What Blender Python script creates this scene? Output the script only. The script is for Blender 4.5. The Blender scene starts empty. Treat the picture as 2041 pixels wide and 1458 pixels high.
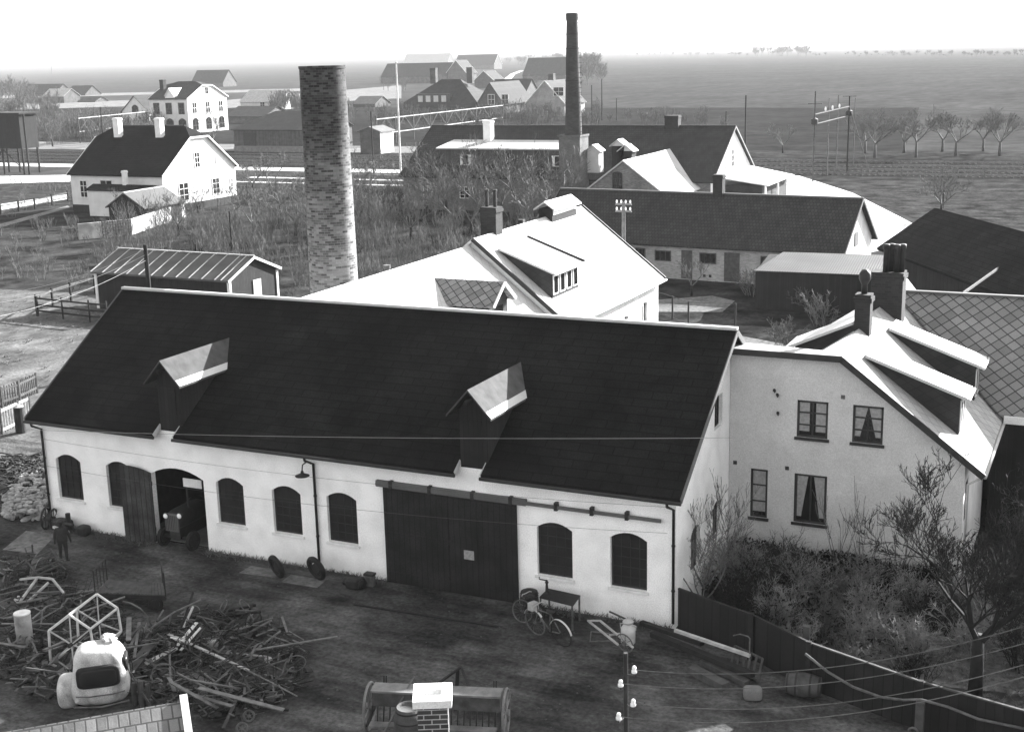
import bpy, math, random
from mathutils import Vector, Matrix, noise
import numpy as np
sc = bpy.context.scene
R = math.radians
# ---------------------------------------------------------------- camera
# world frame: origin = right front corner of the workshop, +x along its front, +y towards the railway
FL, TH, RO, CH, YAW = 2609.8638, 0.2344, -0.0243, 16.6014, -0.4403
PX, PY = 1020.5, 729.0
CAM = Vector((11.038, -34.254, CH))
_f = Vector((0, math.cos(TH), -math.sin(TH))); _r = Vector((1, 0, 0)); _u = _r.cross(_f)
_c, _s = math.cos(RO), math.sin(RO)
_R = _r*_c + _u*_s; _U = _u*_c - _r*_s
_Z = Matrix.Rotation(-YAW, 3, 'Z'); VF = _Z @ _f; VR = _Z @ _R; VU = _Z @ _U
cam_data = bpy.data.cameras.new('camera'); cam = bpy.data.objects.new('camera', cam_data)
sc.collection.objects.link(cam); sc.camera = cam
cam_data.sensor_width = 36; cam_data.lens = FL/2041*36
cam_data.clip_start = 0.5; cam_data.clip_end = 20000
M3 = Matrix((VR, VU, -VF)).transposed(); cam.matrix_world = Matrix.Translation(CAM) @ M3.to_4x4()
# ---------------------------------------------------------------- sky, sun, exposure
SUN_EL, SUN_DIR = R(23.5), Vector((0.38, 0.925, 0)).normalized()
w = bpy.data.worlds.new('World'); sc.world = w; w.use_nodes = True
nt = w.node_tree; nt.nodes.clear()
sky = nt.nodes.new('ShaderNodeTexSky'); sky.sky_type = 'NISHITA'; sky.sun_disc = False
sky.sun_elevation = SUN_EL; sky.sun_rotation = math.atan2(SUN_DIR.x, SUN_DIR.y)
sky.air_density = 1.0; sky.dust_density = 2.0
hs = nt.nodes.new('ShaderNodeHueSaturation'); hs.inputs['Saturation'].default_value = 0.0
bg = nt.nodes.new('ShaderNodeBackground'); bg.inputs['Strength'].default_value = 0.078
wo = nt.nodes.new('ShaderNodeOutputWorld')
nt.links.new(sky.outputs[0], hs.inputs['Color']); nt.links.new(hs.outputs[0], bg.inputs[0]); nt.links.new(bg.outputs[0], wo.inputs[0])
sl = bpy.data.lights.new('sun', 'SUN'); sl.energy = 5.0; sl.angle = R(0.5); sl.color = (1, 1, 1)
so = bpy.data.objects.new('sun', sl); sc.collection.objects.link(so)
sd = Vector((SUN_DIR.x*math.cos(SUN_EL), SUN_DIR.y*math.cos(SUN_EL), math.sin(SUN_EL)))
so.rotation_euler = sd.to_track_quat('Z', 'Y').to_euler(); so.location = (60, 150, 80)
sc.view_settings.view_transform = 'Standard'; sc.view_settings.look = 'None'
sc.view_settings.gamma = 1; sc.view_settings.exposure = 2.3
sc.cycles.max_bounces = 6; sc.cycles.volume_bounces = 0
# ---------------------------------------------------------------- measuring helpers
def ray(px, py): return VF + VR*((px-PX)/FL) - VU*((py-PY)/FL)
def at(px, py, z=0.0):
    d = ray(px, py); return CAM + d*((z-CH)/d.z)
def on_y(px, py, y):
    d = ray(px, py); return CAM + d*((y-CAM.y)/d.y)
def on_x(px, py, x):
    d = ray(px, py); return CAM + d*((x-CAM.x)/d.x)
def zat(p, py):
    "height of the point above p=(x,y) that is seen at picture row py"
    lo, hi = -5.0, 40.0
    for _ in range(40):
        m = (lo+hi)/2; d = Vector((p[0], p[1], m))-CAM
        if PY-FL*(d.dot(VU)/d.dot(VF)) > py: lo = m
        else: hi = m
    return (lo+hi)/2
# ---------------------------------------------------------------- materials
MATS = {}
def mat(name, base, var=0.25, scale=3.0, rough=0.9, bump=0.15, pattern=None, proj='wall', soot=None, size=(0.25, 0.08),
        mortar=None, fine=0.12, metal=0.0, c2=None, spec=0.3, R0=1.0, msize=0.012, stain=0.0):
    if name in MATS: return MATS[name]
    m = bpy.data.materials.new(name); m.use_nodes = True; MATS[name] = m
    t = m.node_tree; N = t.nodes; L = t.links.new
    b = N['Principled BSDF']; b.inputs['Roughness'].default_value = rough; b.inputs['Metallic'].default_value = metal
    b.inputs['Specular IOR Level'].default_value = spec
    tc = N.new('ShaderNodeTexCoord'); co = tc.outputs['Object']
    def math_(op, a, c=None):
        n = N.new('ShaderNodeMath'); n.operation = op
        for i, v in enumerate((a, c)):
            if v is None: continue
            if isinstance(v, (int, float)): n.inputs[i].default_value = v
            else: L(v, n.inputs[i])
        return n.outputs[0]
    def noise_(sc_, det=4, dist=0.0, vec=co):
        n = N.new('ShaderNodeTexNoise'); n.inputs['Scale'].default_value = sc_; n.inputs['Detail'].default_value = det
        n.inputs['Distortion'].default_value = dist; L(vec, n.inputs['Vector']); return n.outputs['Fac']
    def ramp(v, lo, hi, a, c):
        n = N.new('ShaderNodeMapRange'); L(v, n.inputs[0])
        for i, q in enumerate((lo, hi, a, c)): n.inputs[i+1].default_value = q
        return n.outputs[0]
    val = ramp(noise_(scale), 0.3, 0.7, 1-var, 1+var)
    if fine: val = math_('MULTIPLY', val, ramp(noise_(scale*14+20, 2), 0.3, 0.7, 1-fine, 1+fine))
    if stain:
        val = math_('MULTIPLY', val, ramp(noise_(0.7, 6, 1.5), 0.45, 0.62, 1.0, 1-stain))
    if soot:
        sz = N.new('ShaderNodeSeparateXYZ'); L(co, sz.inputs[0]); hgt = math_('ADD', sz.outputs[2], math_('MULTIPLY', noise_(1.2), 3.0))
        val = math_('MULTIPLY', val, ramp(hgt, soot[0], soot[1], 1.0, soot[2]))
    h = None
    if pattern:
        sx = N.new('ShaderNodeSeparateXYZ'); L(co, sx.inputs[0]); x, y, z = sx.outputs
        if proj == 'wall': u, v = math_('ADD', x, y), z
        elif proj == 'roofa': u, v = x, math_('MULTIPLY', z, 1.65)
        elif proj == 'roofb': u, v = y, math_('MULTIPLY', z, 1.65)
        elif proj == 'top': u, v = x, y
        elif proj == 'topb': u, v = y, x
        elif proj == 'cyl': u, v = math_('MULTIPLY', math_('ARCTAN2', y, x), R0), z
        cv = N.new('ShaderNodeCombineXYZ'); L(u, cv.inputs[0]); L(v, cv.inputs[1]); vec = cv.outputs[0]
        if pattern == 'diamond':
            mp = N.new('ShaderNodeMapping'); mp.inputs['Rotation'].default_value = (0, 0, R(45)); L(vec, mp.inputs[0]); vec = mp.outputs[0]
        if pattern in ('brick', 'courses', 'diamond', 'boards'):
            bt = N.new('ShaderNodeTexBrick'); L(vec, bt.inputs['Vector'])
            bt.inputs['Scale'].default_value = 1.0
            bt.inputs['Brick Width'].default_value = size[0]; bt.inputs['Row Height'].default_value = size[1]
            bt.inputs['Mortar Size'].default_value = msize; bt.inputs['Mortar Smooth'].default_value = 0.3
            bt.inputs['Bias'].default_value = 0.0
            if pattern == 'diamond': bt.offset = 0.0
            a = base; c = base*0.6 if c2 is None else c2; mo = base*0.35 if mortar is None else mortar
            bt.inputs['Color1'].default_value = (a, a, a, 1); bt.inputs['Color2'].default_value = (c, c, c, 1)
            bt.inputs['Mortar'].default_value = (mo, mo, mo, 1)
            bw = N.new('ShaderNodeRGBToBW'); L(bt.outputs['Color'], bw.inputs[0])
            val = math_('MULTIPLY', val, bw.outputs[0]); h = math_('SUBTRACT', 1.0, bt.outputs['Fac'])
        elif pattern == 'wave':
            wv = N.new('ShaderNodeTexWave'); wv.wave_profile = 'SIN'; wv.inputs['Scale'].default_value = 0.314/size[0]
            wv.inputs['Distortion'].default_value = 0.15; L(vec, wv.inputs['Vector'])
            val = math_('MULTIPLY', val, ramp(wv.outputs['Fac'], 0, 1, base*0.75, base*1.2)); h = wv.outputs['Fac']
    else:
        val = math_('MULTIPLY', val, base)
    cb = N.new('ShaderNodeCombineColor')
    for i in range(3): L(val, cb.inputs[i])
    L(cb.outputs[0], b.inputs['Base Color'])
    bp = N.new('ShaderNodeBump'); bp.inputs['Strength'].default_value = bump
    hh = noise_(scale*8, 5)
    if h is not None: hh = math_('ADD', math_('MULTIPLY', hh, 0.4), h)
    bp.inputs['Distance'].default_value = 0.03
    L(hh, bp.inputs['Height']); L(bp.outputs[0], b.inputs['Normal'])
    return m
# ---------------------------------------------------------------- mesh builder
class MB:
    def __init__(s): s.v = []; s.f = []
    def add(s, vs, fs):
        o = len(s.v); s.v += [tuple(p) for p in vs]; s.f += [tuple(i+o for i in q) for q in fs]; return s
    def poly(s, pts): return s.add(pts, [tuple(range(len(pts)))])
    def box(s, x0, y0, z0, x1, y1, z1):
        vs = [(x, y, z) for z in (z0, z1) for y in (y0, y1) for x in (x0, x1)]
        return s.add(vs, [(0, 2, 3, 1), (4, 5, 7, 6), (0, 1, 5, 4), (2, 6, 7, 3), (0, 4, 6, 2), (1, 3, 7, 5)])
    def prism(s, pts, vec):
        n = len(pts); vec = Vector(vec); a = [Vector(p) for p in pts]; b = [p+vec for p in a]
        return s.add(a+b, [tuple(range(n)), tuple(range(2*n-1, n-1, -1))]+[(i, (i+1) % n, (i+1) % n+n, i+n) for i in range(n)])
    def beam(s, p, q, w=0.08, h=None, up=(0, 0, 1)):
        p, q = Vector(p), Vector(q); h = w if h is None else h
        d = (q-p); 
        if d.length < 1e-6: return s
        d.normalize(); up = Vector(up)
        if abs(d.dot(up)) > 0.98: up = Vector((0, 1, 0)) if abs(d.y) < 0.9 else Vector((1, 0, 0))
        sx = d.cross(up).normalized()*w/2; sy = sx.cross(d).normalized()*h/2
        return s.add([p-sx-sy, p+sx-sy, p+sx+sy, p-sx+sy, q-sx-sy, q+sx-sy, q+sx+sy, q-sx+sy],
                     [(0, 3, 2, 1), (4, 5, 6, 7), (0, 1, 5, 4), (1, 2, 6, 5), (2, 3, 7, 6), (3, 0, 4, 7)])
    def tube(s, pts, rad, n=6, cap=True):
        pts = [Vector(p) for p in pts]; m = len(pts)
        rs = rad if isinstance(rad, (list, tuple)) else [rad]*m
        vs = []; prev = None
        for i, p in enumerate(pts):
            d = (pts[min(i+1, m-1)]-pts[max(i-1, 0)]).normalized()
            if prev is None:
                a = d.cross(Vector((0, 0, 1)));
                if a.length < 0.05: a = d.cross(Vector((1, 0, 0)))
            else: a = prev-d*prev.dot(d)
            a.normalize(); prev = a; b = d.cross(a)
            for k in range(n):
                t = 2*math.pi*k/n; vs.append(p+(a*math.cos(t)+b*math.sin(t))*rs[i])
        fs = [(i*n+k, i*n+(k+1) % n, (i+1)*n+(k+1) % n, (i+1)*n+k) for i in range(m-1) for k in range(n)]
        if cap: fs += [tuple(range(n-1, -1, -1)), tuple((m-1)*n+k for k in range(n))]
        return s.add(vs, fs)
    def lathe(s, prof, n=20, c=(0, 0, 0), closed=True):
        "prof: list of (r, z) about the z axis"
        vs = [(c[0]+r*math.cos(2*math.pi*k/n), c[1]+r*math.sin(2*math.pi*k/n), c[2]+z) for r, z in prof for k in range(n)]
        m = len(prof); fs = [(i*n+k, i*n+(k+1) % n, (i+1)*n+(k+1) % n, (i+1)*n+k) for i in range(m-1) for k in range(n)]
        if closed: fs += [tuple(range(n-1, -1, -1)), tuple((m-1)*n+k for k in range(n))]
        return s.add(vs, fs)
    def ring(s, c, ax, r, rt, n=24, k=5):
        c, ax = Vector(c), Vector(ax).normalized(); a = ax.cross(Vector((0, 0, 1)))
        if a.length < 0.05: a = ax.cross(Vector((1, 0, 0)))
        a.normalize(); b = ax.cross(a); vs = []
        for i in range(n):
            t = 2*math.pi*i/n; d = a*math.cos(t)+b*math.sin(t)
            for j in range(k):
                q = 2*math.pi*j/k; vs.append(c+d*(r+rt*math.cos(q))+ax*rt*math.sin(q))
        return s.add(vs, [(i*k+j, i*k+(j+1) % k, ((i+1) % n)*k+(j+1) % k, ((i+1) % n)*k+j) for i in range(n) for j in range(k)])
    def xform(s, Mx):
        s.v = [tuple(Mx @ Vector(p)) for p in s.v]; return s
    def build(s, name, m, parent=None, smooth=False, loc=None, rotz=0):
        me = bpy.data.meshes.new(name); me.from_pydata(s.v, [], s.f); me.update()
        if m is not None: me.materials.append(m)
        if smooth: me.shade_smooth()
        o = bpy.data.objects.new(name, me); sc.collection.objects.link(o)
        if parent is not None: o.parent = parent
        if loc is not None: o.location = loc
        if rotz: o.rotation_euler = (0, 0, rotz)
        return o
def tag(o, label=None, cat=None, group=None, kind=None):
    if label: o['label'] = label
    if cat: o['category'] = cat
    if group: o['group'] = group
    if kind: o['kind'] = kind
    return o
def thing(name, label, cat, loc=(0, 0, 0), rotz=0, group=None):
    o = bpy.data.objects.new(name, None); sc.collection.objects.link(o); o.empty_display_size = 0.3
    o.location = loc; o.rotation_euler = (0, 0, rotz); return tag(o, label, cat, group)
def dup(root, loc, rotz=0, label=None, scale=None):
    r = root.copy(); sc.collection.objects.link(r); r.location = loc; r.rotation_euler = (0, 0, rotz)
    if scale: r.scale = scale if isinstance(scale, tuple) else (scale,)*3
    if label: r['label'] = label
    for ch in list(root.children):
        c = ch.copy(); sc.collection.objects.link(c); c.parent = r
        for g in list(ch.children):
            d = g.copy(); sc.collection.objects.link(d); d.parent = c
    return r
def wheel(parent, c, ax, r, m, spokes=10, rim=0.03, name='wheel', hub=0.07, w=0.06, mtyre=None):
    mb = MB(); c, ax = Vector(c), Vector(ax).normalized(); mb.ring(c, ax, r-rim, rim, 28, 6)
    a = ax.cross(Vector((0, 0, 1)));
    if a.length < .05: a = ax.cross(Vector((1, 0, 0)))
    a.normalize(); b = ax.cross(a)
    for i in range(spokes):
        t = 2*math.pi*(i+.3)/spokes; d = a*math.cos(t)+b*math.sin(t); mb.tube([c+d*hub*.7, c+d*(r-rim)], rim*.45, 4, False)
    mb.tube([c-ax*w, c+ax*w], hub, 10)
    return mb.build(name, m, parent)
# ---------------------------------------------------------------- walls, windows, roofs
class Plane:
    "a wall plane: origin o, unit direction du along it, outward normal n"
    def __init__(s, o, du, n): s.o, s.du, s.n = Vector(o), Vector(du).normalized(), Vector(n).normalized()
    def __call__(s, u, z, out=0.0): return s.o+s.du*u+s.n*out+Vector((0, 0, z))
def pbox(mb, P, u0, u1, z0, z1, a, b):
    vs = [P(u, z, o) for z in (z0, z1) for o in (a, b) for u in (u0, u1)]
    mb.add(vs, [(0, 2, 3, 1), (4, 5, 7, 6), (0, 1, 5, 4), (2, 6, 7, 3), (0, 4, 6, 2), (1, 3, 7, 5)])
def lin(pts, u):
    for (a, za), (b, zb) in zip(pts, pts[1:]):
        if a-1e-6 <= u <= b+1e-6: return za+(zb-za)*(u-a)/max(b-a, 1e-9)
    return pts[-1][1]
def opz(op, u):
    u0, u1, z0, z1, rise = op; k = (u-(u0+u1)/2)/((u1-u0)/2); return z1+rise*max(0.0, 1-k*k)
def wall_mb(mb, P, L, top, ops=(), d=0.16, z00=0.0, u00=0.0):
    bs = {u00, L} | {a for a, _ in top if u00 < a < L}
    for op in ops:
        k = 8 if op[4] else 1
        bs |= {op[0]+(op[1]-op[0])*i/k for i in range(k+1)}
    bs = sorted(bs)
    for a, b in zip(bs, bs[1:]):
        if b-a < 1e-6: continue
        cur = (z00, z00); m = (a+b)/2
        for op in sorted([o for o in ops if o[0] < m < o[1]], key=lambda o: o[2]):
            if op[2]-cur[0] > 1e-4: mb.poly([P(a, cur[0]), P(b, cur[1]), P(b, op[2]), P(a, op[2])])
            za, zb = opz(op, a), opz(op, b)
            mb.poly([P(a, za), P(b, zb), P(b, zb, -d), P(a, za, -d)])
            cur = (za, zb)
        mb.poly([P(a, cur[0]), P(b, cur[1]), P(b, lin(top, b)), P(a, lin(top, a))])
    for u0, u1, z0, z1, rise in ops:
        for u in (u0, u1): mb.poly([P(u, z0), P(u, z1), P(u, z1, -d), P(u, z0, -d)])
        mb.poly([P(u0, z0), P(u1, z0), P(u1, z0, -d), P(u0, z0, -d)])
def window(parent, P, op, mf, mp, depth=-0.1, cols=2, rows=3, fw=0.06, bar=0.025, sill=None, curtain=None, trim=None, name='window', split=True):
    u0, u1, z0, z1, rise = op; mb = MB(); a, b = depth-0.03, depth+0.03
    pbox(mb, P, u0, u0+fw, z0, z1, a, b); pbox(mb, P, u1-fw, u1, z0, z1, a, b); pbox(mb, P, u0+fw, u1-fw, z0, z0+fw, a, b)
    k = 8 if rise else 1
    for i in range(k):
        p, q = u0+(u1-u0)*i/k, u0+(u1-u0)*(i+1)/k
        zp, zq = opz(op, p)-.002, opz(op, q)-.002
        mb.add([P(p, zp-fw, a), P(q, zq-fw, a), P(q, zq, a), P(p, zp, a), P(p, zp-fw, b), P(q, zq-fw, b), P(q, zq, b), P(p, zp, b)],
               [(0, 3, 2, 1), (4, 5, 6, 7), (0, 1, 5, 4), (2, 3, 7, 6)])
    for i in range(1, cols):
        u = u0+(u1-u0)*i/cols; pbox(mb, P, u-bar/2, u+bar/2, z0+fw, opz(op, u)-fw, a+.005, b-.005)
    for i in range(1, rows):
        z = z0+(z1-z0)*i/rows; pbox(mb, P, u0+fw, u1-fw, z-bar/2, z+bar/2, a+.01, b-.01)
    f = mb.build(name, mf, parent)
    g = MB(); g.poly([P(u0, z0, depth-.01), P(u1, z0, depth-.01)]+[P(u1-(u1-u0)*i/k, opz(op, u1-(u1-u0)*i/k), depth-.01) for i in range(k+1)])
    g.build('pane', mp, f)
    if sill: s = MB(); pbox(s, P, u0-.06, u1+.06, z0-.09, z0-.003, depth+.03, .07); s.build('sill', sill, f)
    if curtain:
        c = MB(); wd = u1-u0
        for s0, s1, t0, t1 in curtain[0]:   # quads in fractions: bottom u0,u1 top u0,u1
            n = 6
            for i in range(n):
                e = 0.012*(i % 2); e2 = 0.012*((i+1) % 2)
                A = lambda q0, q1, t: u0+fw+(wd-2*fw)*(q0+(q1-q0)*t)
                c.poly([P(A(s0, s1, i/n), z0+fw+curtain[2], depth-.008+e*.3), P(A(s0, s1, (i+1)/n), z0+fw+curtain[2], depth-.008+e2*.3),
                        P(A(t0, t1, (i+1)/n), z1-fw, depth-.008+e2*.3), P(A(t0, t1, i/n), z1-fw, depth-.008+e*.3)])
        c.build('curtain', curtain[1], f)
    return f
def slab(mb, pts, t=0.12): return mb.prism(pts, (0, 0, -t))
def building(name, label, cat, a0, b0, L, W, ez, rz, mw, mr, ridge='a', rot=0.0, over=0.35, go=0.3, hz=(None, None), inset=(0, 0), ops={}, wins={},
             ridge_mat=None, thick=0.12, group=None, plinth=None, gable_mat=None, verge=None, wstyle=None, base=0.0):
    """gabled / half-hipped / hipped building. local x along L, y along W. ops: side -> list of openings, side in f,k (y=0,W) l,r (x=0,L)"""
    root = thing(name, label, cat, (a0, b0, base), rot, group)
    Lu, Wv = (L, W) if ridge == 'a' else (W, L)
    M = (lambda u, v, z: (u, v, z)) if ridge == 'a' else (lambda u, v, z: (v, u, z))
    sl_ = (rz-ez)/(Wv/2)
    hzz = [rz if h is None else h for h in hz]
    vt = [(h-ez)/sl_ for h in hzz]
    flat = [(0, ez), (99, ez)]
    def gtop(i): return [(0, ez), (vt[i], hzz[i]), (Wv-vt[i], hzz[i]), (Wv, ez)] if vt[i] < Wv/2-1e-3 else [(0, ez), (Wv/2, rz), (Wv, ez)]
    PL = {'f': Plane((0, 0, 0), (1, 0, 0), (0, -1, 0)), 'k': Plane((0, W, 0), (1, 0, 0), (0, 1, 0)),
          'l': Plane((0, 0, 0), (0, 1, 0), (-1, 0, 0)), 'r': Plane((L, 0, 0), (0, 1, 0), (1, 0, 0))}
    tops = {'f': flat, 'k': flat, 'l': gtop(0), 'r': gtop(1)} if ridge == 'a' else {'l': flat, 'r': flat, 'f': gtop(0), 'k': gtop(1)}
    gab = ('l', 'r') if ridge == 'a' else ('f', 'k')
    mb = MB()
    for s in 'fklr':
        mg = MB() if gable_mat and s in gab else mb
        wall_mb(mg, PL[s], L if s in 'fk' else W, tops[s], ops.get(s, []))
        if mg is not mb: mg.build('gable_wall', gable_mat, root)
    if gable_mat:
        for i_, s in enumerate([q for q in 'fklr' if q not in gab]): mb = MB(); wall_mb(mb, PL[s], L if s in 'fk' else W, tops[s], ops.get(s, [])); mb.build('wall', mw, root)
    else: mb.build('wall', mw, root)
    if plinth:
        p = MB(); t = .03
        p.box(-t, -t, 0, L+t, W+t, plinth[0]); p.build('plinth', plinth[1], root)
    r = MB(); lo = ez-sl_*over
    u0, u1 = -go, Lu+go
    def side(flip):
        V = (lambda v: Wv-v) if flip else (lambda v: v)
        pts = [(u0, -over, lo), (u1, -over, lo)]
        if vt[1] < Wv/2-1e-3: pts += [(u1, vt[1], hzz[1]), (Lu-inset[1], Wv/2, rz)]
        else: pts += [(u1, Wv/2, rz)]
        if vt[0] < Wv/2-1e-3: pts += [(inset[0], Wv/2, rz), (u0, vt[0], hzz[0])]
        else: pts += [(u0, Wv/2, rz)]
        slab(r, [M(u, V(v), z+thick) for u, v, z in pts], thick)
    side(0); side(1)
    for i, (ue, ins) in enumerate(((u0, inset[0]), (u1, Lu-inset[1]))):
        if vt[i] < Wv/2-1e-3:
            vv = vt[i] if vt[i] > 0.01 else -over
            zz = hzz[i] if vt[i] > 0.01 else lo
            slab(r, [M(ue, vv, zz+thick), M(ue, Wv-vv, zz+thick), M(ins, Wv/2, rz+thick)], thick)
    roof = r.build('roof', mr, root)
    if ridge_mat:
        c = MB(); a, b = (inset[0] if vt[0] < Wv/2-1e-3 else u0), (Lu-inset[1] if vt[1] < Wv/2-1e-3 else u1)
        c.beam(M(a, Wv/2, rz+thick+.02), M(b, Wv/2, rz+thick+.02), .22, .1); c.build('ridge_cap', ridge_mat, roof)
    if verge:
        for i, ue in ((0, u0-.02), (1, u1+.02)):
            g = MB()
            top = [(-over, lo)]+([(vt[i], hzz[i]), (Wv-vt[i], hzz[i])] if vt[i] < Wv/2-1e-3 else [(Wv/2, rz)])+[(Wv+over, lo)]
            for (v, z), (v2, z2) in zip(top, top[1:]): g.beam(M(ue, v, z+.06), M(ue, v2, z2+.06), .05, .2)
            g.build('verge_board', verge, roof)
    st = dict(depth=.035, cols=2, rows=3, fw=.09, bar=.05) if wstyle is None else wstyle
    for s, lst in wins.items():
        for op in lst: window(root, PL[s], op, MATS['win_white'], MATS['glass'], **st)
    for s, lst in ops.items():
        for op in lst: window(root, PL[s], op, MATS['win_dark'], MATS['glass'], depth=-.1, cols=3, rows=4, sill=MATS['trim_white'])
    return root, PL
def chimney(parent, x, y, z0, z1, wx, wy, m, mc=None, pots=0, mpot=None, cap=True, name='chimney'):
    mb = MB(); mb.box(x-wx/2, y-wy/2, z0, x+wx/2, y+wy/2, z1-.25)
    mb.box(x-wx/2-.05, y-wy/2-.05, z1-.25, x+wx/2+.05, y+wy/2+.05, z1-.1)
    mb.box(x-wx/2-.01, y-wy/2-.01, z1-.1, x+wx/2+.01, y+wy/2+.01, z1)
    c = mb.build(name, m, parent)
    for i in range(pots):
        px = x+(i-(pots-1)/2)*wx/max(pots, 1)
        p = MB(); p.lathe([(.1, 0), (.09, .55), (.12, .56), (.12, .66), (.07, .68)], 10, (px, y, z1)); p.build('chimney_pot', mpot or m, c)
    return c
def gutter(parent, p, q, m, r=.06, name='gutter'):
    mb = MB(); mb.tube([p, q], r, 8); return mb.build(name, m, parent, True)
# ---------------------------------------------------------------- material set (a black and white photograph: neutral greys)
mat('win_white', .7, .1, bump=.05); mat('win_dark', .03, .3, rough=.6, bump=.05); mat('glass', .012, .4, .8, rough=.12, bump=.02, spec=.5)
mat('glass_dusty', .016, .5, 1.5, rough=.35, bump=.02, spec=.4)
mat('trim_white', .75, .12, bump=.05); mat('trim_dark', .025, .3, rough=.6)
mat('limewash', .93, .09, 1.2, bump=.5, fine=.2, stain=.05)
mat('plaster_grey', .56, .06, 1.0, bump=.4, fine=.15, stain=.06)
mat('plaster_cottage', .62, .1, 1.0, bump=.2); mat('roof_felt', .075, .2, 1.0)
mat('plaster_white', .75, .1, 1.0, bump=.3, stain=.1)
mat('roof_tar', .0125, .35, .4, rough=.85, pattern='courses', proj='roofa', size=(1.1, .3), c2=.0095, mortar=.004, bump=.4, fine=.45, spec=.05, msize=.02, stain=.35)
mat('roof_tar_b', .012, .3, .8, rough=.75, pattern='courses', proj='roofb', size=(.34, .24), c2=.009, mortar=.006, bump=.25, fine=.3, spec=.15)
mat('roof_tile', .035, .25, .8, pattern='courses', proj='roofa', size=(.25, .33), c2=.022, mortar=.012, bump=.4, msize=.03)
mat('roof_tile_b', .035, .25, .8, pattern='courses', proj='roofb', size=(.25, .33), c2=.022, mortar=.012, bump=.4, msize=.03)
mat('roof_far', .035, .25, .8, pattern='courses', proj='roofa', size=(.4, .4), c2=.025, mortar=.015, bump=.3, msize=.04)
mat('fibre_a', .42, .08, .8, pattern='diamond', proj='roofa', size=(.4, .4), c2=.34, mortar=.16, bump=.25, msize=.012)
mat('fibre_b', .42, .08, .8, pattern='diamond', proj='roofb', size=(.4, .4), c2=.34, mortar=.16, bump=.25, msize=.012)
mat('fibre_dark', .24, .1, .8, pattern='diamond', proj='roofa', size=(.36, .36), c2=.15, mortar=.04, bump=.35, msize=.022)
mat('zinc', .45, .12, 1.0, rough=.5, bump=.05); mat('zinc_dull', .1, .2, 1.0, rough=.6, bump=.1)
mat('corrugated', .08, .15, .6, pattern='wave', proj='roofa', size=(.18, .1), bump=.6, rough=.7)
mat('corrugated_b', .07, .15, .6, pattern='wave', proj='roofb', size=(.18, .1), bump=.6, rough=.7)
mat('brick_stack', .36, .3, 1.0, soot=(9.0, 15.5, .2), pattern='brick', proj='cyl', size=(.27, .1), c2=.07, mortar=.3, bump=.5, R0=1.0, msize=.009)
mat('brick_dark', .03, .2, 1.0, pattern='brick', size=(.24, .085), c2=.016, mortar=.03, bump=.4, msize=.01)
mat('brick_mid', .2, .2, .8, pattern='brick', size=(.25, .085), c2=.1, mortar=.2, bump=.4, msize=.012)
mat('brick_pale', .34, .2, .6, pattern='brick', size=(.25, .09), c2=.22, mortar=.3, bump=.4, msize=.012)
mat('brick_far', .09, .3, .6, pattern='brick', size=(.4, .15), c2=.06, mortar=.08, bump=.3)
mat('twig_far', .09, .3, bump=0); mat('dormer_felt', .055, .3, 3, bump=.2); mat('shaft', .05, .3, .6, pattern='brick', proj='cyl', size=(.26, .1), c2=.03, mortar=.06, bump=.4, R0=.7, msize=.01)
mat('board_dark', .016, .25, 1.5, pattern='boards', size=(.16, 9), c2=.01, mortar=.006, bump=.6, msize=.012)
mat('board_grey', .09, .3, 1.5, pattern='boards', size=(.16, 9), c2=.06, mortar=.015, bump=.6, msize=.012)
mat('board_door', .014, .45, 1.2, pattern='boards', size=(.2, 9), c2=.014, mortar=.004, bump=.6, msize=.012, fine=.4)
mat('wood_dark', .018, .35, 4, bump=.4); mat('wood_mid', .065, .35, 4, bump=.4); mat('wood_pale', .38, .25, 4, bump=.3)
mat('iron', .014, .5, 6, rough=.6, bump=.3, spec=.4); mat('iron_pale', .1, .5, 5, rough=.5, bump=.3, spec=.4)
mat('paint_white', .6, .15, 5, rough=.45, bump=.1, stain=.25); mat('rubber', .015, .3, 5, rough=.7, bump=.3)
mat('concrete', .16, .25, 2, bump=.3); mat('porcelain', .85, .05, rough=.25, bump=.0)
mat('bark', .015, .35, 6, bump=.4); mat('bark_grey', .09, .3, 6, bump=.3); mat('twig', .11, .3, 3, bump=.0); mat('twig_pale', .19, .35, 3, bump=0)
mat('hedge_dark', .006, .4, 5, bump=.3); mat('cloth', .03, .3, 8, bump=.4); mat('skin', .3, .1, bump=.1); mat('lace', .3, .2, 12, bump=.3)
mat('wire', .3, .1, bump=0, rough=.5); mat('wire_dark', .08, .1, bump=0)
Wh, Gl = MATS['win_white'], MATS['glass']
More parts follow.
